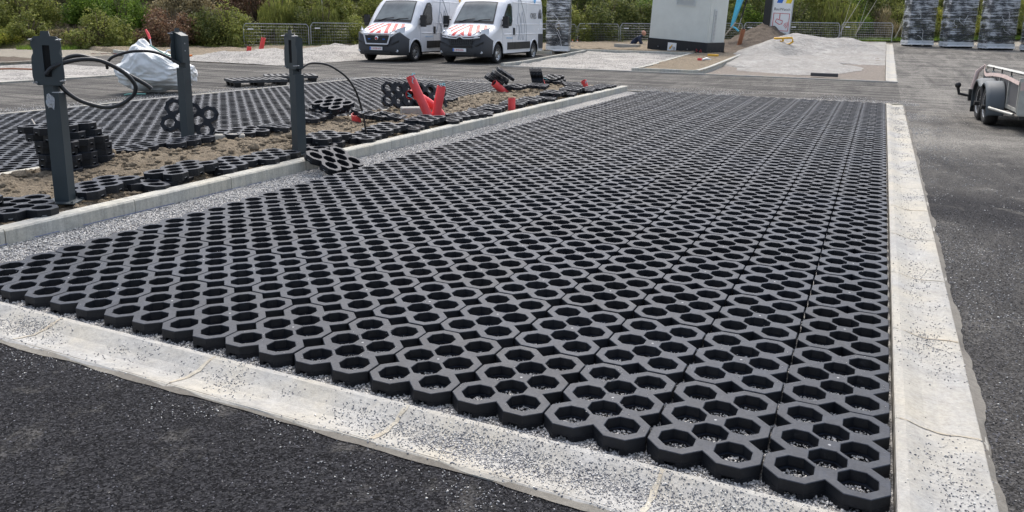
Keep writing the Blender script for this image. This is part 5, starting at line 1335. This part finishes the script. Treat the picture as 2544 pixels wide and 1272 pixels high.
b = MB(); b.tube([(-.10, .06, 1.08), (-.14, .06, 1.18), (-.20, .06, 1.27)], [.025, .03, .02], n=8); b.build('marker_tip', MAT['red'], root)
def pallet(x, y, z, yaw, label, tilt=0):
    root = empty('plastic_pallet', (x, y, z), (R(tilt), 0, R(yaw)), label=label, category='pallet', group='black plastic pallets on the asphalt')
    b = MB(); W_, D_ = 1.2, .8
    for k in range(9): b.box((-W_/2+.045+k*(W_-.09)/8, 0, .142), (.07, D_, .022))
    b.build('deck_slats', MAT['bumper'], root)
    b = MB()
    for k in range(7): b.box((0, -D_/2+.04+k*(D_-.08)/6, .128), (W_, .05, .018))
    for s in (-1, 1): b.box((0, s*(D_/2-.008), .125), (W_, .016, .055)); b.box((s*(W_/2-.008), 0, .125), (.016, D_, .055))
    b.build('deck_frame', MAT['bumper'], root)
    for i in (-1, 0, 1):
        for j in (-1, 0, 1):
            k = MB(); c = (i*.50, j*.32)
            k.add([(c[0]+sx*.055, c[1]+sy*.045, 0) for sx, sy in ((-1, -1), (1, -1), (1, 1), (-1, 1))]+[(c[0]+sx*.08, c[1]+sy*.065, .12) for sx, sy in ((-1, -1), (1, -1), (1, 1), (-1, 1))], [(3, 2, 1, 0), (0, 1, 5, 4), (1, 2, 6, 5), (2, 3, 7, 6), (3, 0, 4, 7)])
            k.build('foot', MAT['dark'], root)
pallet(-12.72, 11.05, AZ, 58, 'black plastic pallet nearer the laid paving, left of the kerb post')
pallet(-12.95, 12.45, AZ, 46, 'black plastic pallet farther back, overlapped by the nearer pallet', 0)
def drip(path, r, mat, name, label, cat, loc=None):
    b = MB(); p0 = Vector(path[0]); b.tube(smooth_path([tuple(Vector(p)-p0) for p in path], 5), r, n=6); return b.build(name, MAT[mat], None, tuple(p0), label=label, category=cat)
drip([(-12.2, 10.3, -.03), (-11.9, 10.3, .02), (-11.75, 10.2, -.02), (-11.6, 9.9, -.03)], .008, 'cable', 'wire_end', 'thin black wire end lying on the asphalt right of the bulk bag', 'wire')
drip([(-8.75, 3.2, .28), (-8.62, 3.15, .22), (-8.5, 3.1, .14)], .022, 'cable', 'cable_end', 'thick black cable end entering at the left picture edge', 'cable end')
drip([(-21.0, 10.2, .02), (-20.6, 10.6, .05), (-20.2, 11.0, .03)], .025, 'brown', 'rusty_bar', 'rust-brown bar lying on the pale gravel at the left', 'bar')
# barrier tape on the asphalt
b = MB(); P_ = smooth_path([(-26.6, 17.6, .02), (-26.2, 18.2, .02), (-25.6, 18.6, .05), (-25.6, 19.4, .06), (-25.9, 20.4, .05), (-25.6, 21.4, .05)], 8); V = []
for p in P_: V += [tuple(p), tuple(p+Vector((.06, -.12, .03)))]
b.add(V, [(2*i, 2*i+2, 2*i+3, 2*i+1) for i in range(len(P_)-1)]); b.m = [(i//2) % 2 for i in range(len(P_)-1)]
b.build('barrier_tape', [MAT['sred'], MAT['swhite']], None, label='red and white barrier tape strewn on the far asphalt left of the bag', category='barrier tape')
block(-21.9, 17.55, .09, (.5, .12, .06), 60, 'small orange plastic piece lying beside the far kerb behind the bag', 'orange', 'plastic_piece', 'plastic piece')
# yellow holder stuck in the gravel heap, timber
root = empty('yellow_bracket', (-3.95, 32.6, .78), (R(0), 0, R(-8)), label='yellow plastic bracket stuck in the grey gravel heap', category='bracket')
b = MB()
for P_ in ([(-.38, 0, .12), (.36, 0, .16), (.40, 0, .0), (.22, 0, -.12), (.0, 0, -.08), (-.12, 0, .02)], [(-.02, 0, .14), (.0, 0, .0)]): b.tube(P_, .045, n=5)
b.build('bracket_body', MAT['yellow'], root); b = MB(); b.tube([(.28, 0, -.08), (.22, 0, -.25)], .04, n=5); b.build('bracket_stem', MAT['wood'], root)
block(-6.05, 28.6, .24, (.42, .12, .08), -20, 'orange-brown timber offcut at the foot of the soil heap', 'yellow', 'timber_offcut', 'timber')
root = empty('cord_scrap', (-6.1, 26.4, .17), label='scrap of red and white plastic on the soil strip before the cabin', category='plastic scrap')
b = MB(); b.box((0, 0, .03), (.14, .1, .08)); b.build('red_piece', MAT['red'], root); b = MB(); b.tube([(.1, 0, .02), (.25, .03, .06), (.4, 0, .03)], [.03, .05, .02], n=5); b.build('white_piece', MAT['wplastic'], root)
drip([(-7.35, 36.2, .45), (-7.0, 36.1, .9), (-6.5, 36.0, 1.55)], .03, 'pale', 'stake', 'thin pale wooden stake leaning between cabin and brown pipe', 'stake')
# ------------------------------------------------------------------ shrubs on the bank
FOL = [m_foliage('leaves_green', [(.09, .17, .025), (.19, .30, .045), (.34, .44, .07)]), m_foliage('leaves_olive', [(.17, .20, .045), (.29, .33, .08), (.46, .46, .14)]),
       m_foliage('leaves_russet', [(.15, .085, .055), (.24, .14, .09), (.36, .27, .16)]), m_foliage('leaves_yellow_green', [(.22, .26, .035), (.42, .43, .07), (.62, .55, .12)]),
       m_foliage('leaves_dark', [(.08, .11, .03), (.16, .19, .055), (.30, .31, .09)]), m_foliage('dry_stalks', [(.22, .18, .09), (.36, .30, .16), (.5, .43, .26)])]
def crown_mesh(seed, n=7000, leaf=.05, w_=1., h=1., clumps=26, stalky=0):
    g = np.random.default_rng(seed)
    cc = g.normal(size=(clumps, 3)); cc /= np.linalg.norm(cc, axis=1)[:, None]; cc *= g.uniform(.45, .95, (clumps, 1))**.6; cc[:, 2] = np.abs(cc[:, 2])*.9-.05
    cr = g.uniform(.16, .40, clumps)
    k = g.integers(0, clumps, n); d_ = g.normal(size=(n, 3)); d_ /= np.linalg.norm(d_, axis=1)[:, None]
    p = cc[k]+d_*cr[k][:, None]*g.uniform(.55, 1.08, (n, 1)); p[:, 2] = np.maximum(p[:, 2], -.05)
    p *= np.array([w_, w_, h])
    nrm = d_*.8+g.normal(size=(n, 3))*.7; nrm /= np.linalg.norm(nrm, axis=1)[:, None]
    t = np.cross(nrm, g.normal(size=(n, 3))); t /= np.linalg.norm(t, axis=1)[:, None]; b_ = np.cross(nrm, t)
    s = leaf*g.uniform(.5, 1.4, (n, 1)); asp = .55 if not stalky else .12
    if stalky: t = t*.4+np.array([0, 0, 1.]); t /= np.linalg.norm(t, axis=1)[:, None]; s *= 3
    V = np.stack([p-t*s, p+b_*s*asp, p+t*s, p-b_*s*asp], 1).reshape(-1, 3)
    me = bpy.data.meshes.new('crown'); me.vertices.add(4*n); me.vertices.foreach_set('co', V.reshape(-1)); me.loops.add(4*n); me.loops.foreach_set('vertex_index', np.arange(4*n))
    me.polygons.add(n); me.polygons.foreach_set('loop_start', np.arange(n)*4); me.polygons.foreach_set('loop_total', np.full(n, 4)); me.update(calc_edges=True); return me
def stems_mesh(seed, w_=1., h=1., n=9):
    r = random.Random(seed); b = MB()
    for k in range(n):
        a = r.random()*6.28; q = r.uniform(.2, .75); b.tube([(r.uniform(-.08, .08), r.uniform(-.08, .08), -.1), (q*w_*.5*math.cos(a), q*w_*.5*math.sin(a), h*.45), (q*w_*math.cos(a), q*w_*math.sin(a), h*r.uniform(.75, .98))], [.045, .03, .008], n=5)
    return b
CR = {}
def crown(kind, var, mat, spec):
    key = (kind, var)
    if key not in CR:
        me = crown_mesh(100*['bush', 'tall', 'low', 'stalk'].index(kind)+var, *spec); me.materials.append(FOL[0]); CR[key] = me
    return CR[key]
SPEC = {'bush': (11000, .055, 1.45, 2.1, 34), 'tall': (15000, .06, 1.5, 3.6, 44), 'low': (6500, .045, 1.2, .95, 22), 'stalk': (6000, .05, 1.2, 2.2, 26, 1)}
STEM = {}
def shrub(t, s, kind, mat, label, sc=1., sz=1.):
    p = FL(t)+Vector((-.62, .785, 0))*s; h = max(0, s-1.2)*.42; z = zg(p.y)-.15+min(h, 7)
    root = empty('shrub' if kind != 'tall' else 'tree', (p.x, p.y, z), (0, 0, random.random()*6.28), label=label, category='bush' if kind != 'tall' else 'tree', group='bushes and small trees on the bank')
    root.scale = (sc, sc, sc*sz); c = link('crown' if kind == 'tall' else 'foliage', crown(kind, random.randrange(3), mat, SPEC[kind]), root)
    c.material_slots[0].link = 'OBJECT'; c.material_slots[0].material = FOL[mat]
    if kind not in STEM: STEM[kind] = stems_mesh(5, SPEC[kind][2], SPEC[kind][3], 11 if kind != 'tall' else 5).mesh('stems', MAT['stem'])
    link('trunk' if kind == 'tall' else 'stems', STEM[kind], root)
COLN = ['bright green', 'olive', 'russet', 'yellow-green', 'dark green', 'straw-coloured']
# t along the fence line in metres from the far left, s metres behind it

def nth(k):
    W_ = ['zeroth', 'first', 'second', 'third', 'fourth', 'fifth', 'sixth', 'seventh', 'eighth', 'ninth', 'tenth', 'eleventh', 'twelfth', 'thirteenth', 'fourteenth', 'fifteenth', 'sixteenth', 'seventeenth', 'eighteenth', 'nineteenth', 'twentieth']
    return W_[k] if k <= 20 else ('twenty-' if k < 30 else 'thirty-' if k < 40 else 'forty-')+W_[k % 10] if k % 10 else {30: 'thirtieth', 40: 'fortieth'}[k]
random.seed(21)
# px -> (front kind, material), back material
ZONE = [(-200, 'low', 3, 1), (60, 'low', 1, 1), (150, 'low', 5, 3), (215, 'bush', 1, 0), (290, 'low', 1, 0), (335, 'bush', 2, 0), (400, 'bush', 2, 3), (445, 'low', 0, 5), (500, 'bush', 4, 5), (560, 'bush', 1, 1), (610, 'bush', 3, 2), (660, 'stalk', 1, 1), (720, 'bush', 4, 1),
        (780, 'stalk', 1, 1), (830, 'bush', 4, 0), (880, 'bush', 1, 1), (1100, 'bush', 4, 1), (1380, 'bush', 1, 4), (1450, 'bush', 4, 1), (1540, 'bush', 4, 0), (1640, 'bush', 2, 4), (1700, 'bush', 4, 1), (1815, 'bush', 0, 4), (1880, 'bush', 4, 0),
        (1985, 'stalk', 5, 1), (2030, 'stalk', 1, 1), (2075, 'bush', 0, 4), (2130, 'bush', 0, 0), (2180, 'stalk', 5, 1), (2230, 'bush', 1, 1), (2320, 'bush', 3, 1), (2420, 'bush', 1, 3), (2544, 'bush', 1, 1)]
def zone(x):
    z = ZONE[0]
    for q in ZONE:
        if x >= q[0]: z = q
    return z
rows = [('front', 1.9, 1.45, .0), ('second', 3.9, 1.9, .7), ('third', 6.6, 2.3, .3), ('back', 10.5, 3.2, 1.0)]
for rn, s_, step, ph in rows:
    pts = []; t = -2+ph
    while t < 66:
        tt = t+random.uniform(-.3, .3)*step; ss = s_+random.uniform(-.6, .6); p = FL(tt)+Vector((-.62, .785, 0))*ss
        u = px((p.x, p.y, 1.))[0]
        if -120 < u < 2680: pts.append((tt, ss, u))
        t += step
    for k, (tt, ss, u) in enumerate(pts):
        z = zone(u)
        if rn == 'front': kind, m = z[1], z[2]
        elif rn == 'second': kind, m = 'bush', z[3]
        elif rn == 'third': kind, m = random.choice(['bush', 'stalk', 'bush']), random.choice([z[3], 1, 1, 0, 3])
        else: kind, m = 'tall', random.choice([1, 0, 4, 3, 1])
        noun = 'tree' if kind == 'tall' else 'tuft' if kind == 'stalk' else 'low bush' if kind == 'low' else 'bush'
        w2 = ' on the bank'
        shrub(tt, ss, kind, m, f"{nth(k+1)} from the left in the {rn} row{w2}, a {COLN[m]} {noun}", random.uniform(.8, 1.15)*(.9 if kind == 'bush' and rn == 'front' else 1), random.uniform(.85, 1.1))
# slim pale saplings
for t, s_, l in ((20.0, 3.2, 'slim pale-barked sapling above the bushes left of the turned post'), (13.5, 2.6, 'thin leaning pale stem above the bushes at the left')):
    p = FL(t)+Vector((-.62, .785, 0))*s_; root = empty('sapling', (p.x, p.y, .6), label=l, category='sapling')
    b = MB(); b.tube([(0, 0, 0), (.03, 0, 1.2), (-.05, .02, 2.4), (.02, 0, 3.6)], [.035, .03, .022, .01], n=6); b.build('trunk', MAT['pale'], root)
    c = link('crown', crown('bush', 1, 1, SPEC['bush']), root, (0, 0, 3.0)); c.scale = (.5, .5, .5); c.material_slots[0].link = 'OBJECT'; c.material_slots[0].material = FOL[3]
# leaning dry stems right of the tower
for k, (t, l) in enumerate(((40.6, 'leaning dry stem nearest the tower board'), (41.6, 'second leaning dry stem right of the tower board'), (44.2, 'leaning dry stem near the last fence panel'))):
    p = FL(t)+Vector((-.62, .785, 0))*.6; root = empty('dry_stem', (p.x, p.y, zg(p.y)-.1), label=l, category='dry stem')
    b = MB(); b.tube([(0, 0, 0), (.4, 0, .9), (.9, .1, 1.9), (1.25, .1, 2.7)], [.022, .02, .015, .006], n=5); b.tube([(.1, 0, 0), (.35, .1, 1.0), (.6, .2, 2.2)], [.02, .016, .006], n=5); b.build('stem', MAT['pale'], root)
# grass along the foot of the bank and weeds on the soil
def grass(name, n, fx, mat, seed, h=(.05, .16)):
    g_ = random.Random(seed); V = []; F = []
    for k in range(n):
        p = fx(g_)
        if p is None: continue
        a = g_.random()*6.28; w_ = .012; hh = g_.uniform(*h); lx, ly = g_.uniform(-.4, .4)*hh, g_.uniform(-.4, .4)*hh; c, s_ = math.cos(a)*w_, math.sin(a)*w_; q = len(V)
        V += [(p[0]-c, p[1]-s_, p[2]), (p[0]+c, p[1]+s_, p[2]), (p[0]+lx, p[1]+ly, p[2]+hh)]; F.append((q, q+1, q+2))
    me = bpy.data.meshes.new(name); me.from_pydata(V, [], F); me.materials.append(mat); link(name, me, kind='stuff')
def fg(r):
    t = r.uniform(-3, 56); s_ = abs(r.gauss(0, .8))-.1; p = FL(t)+Vector((-.62, .785, 0))*s_; u = px(p)[0]
    if fn(p.x, p.y, .5, 3) < -.15: return None
    return (p.x, p.y, zg(p.y)-.06+max(0, s_-1.2)*.42)
grass('grass', 26000, fg, FOL[0], 3, (.06, .26))
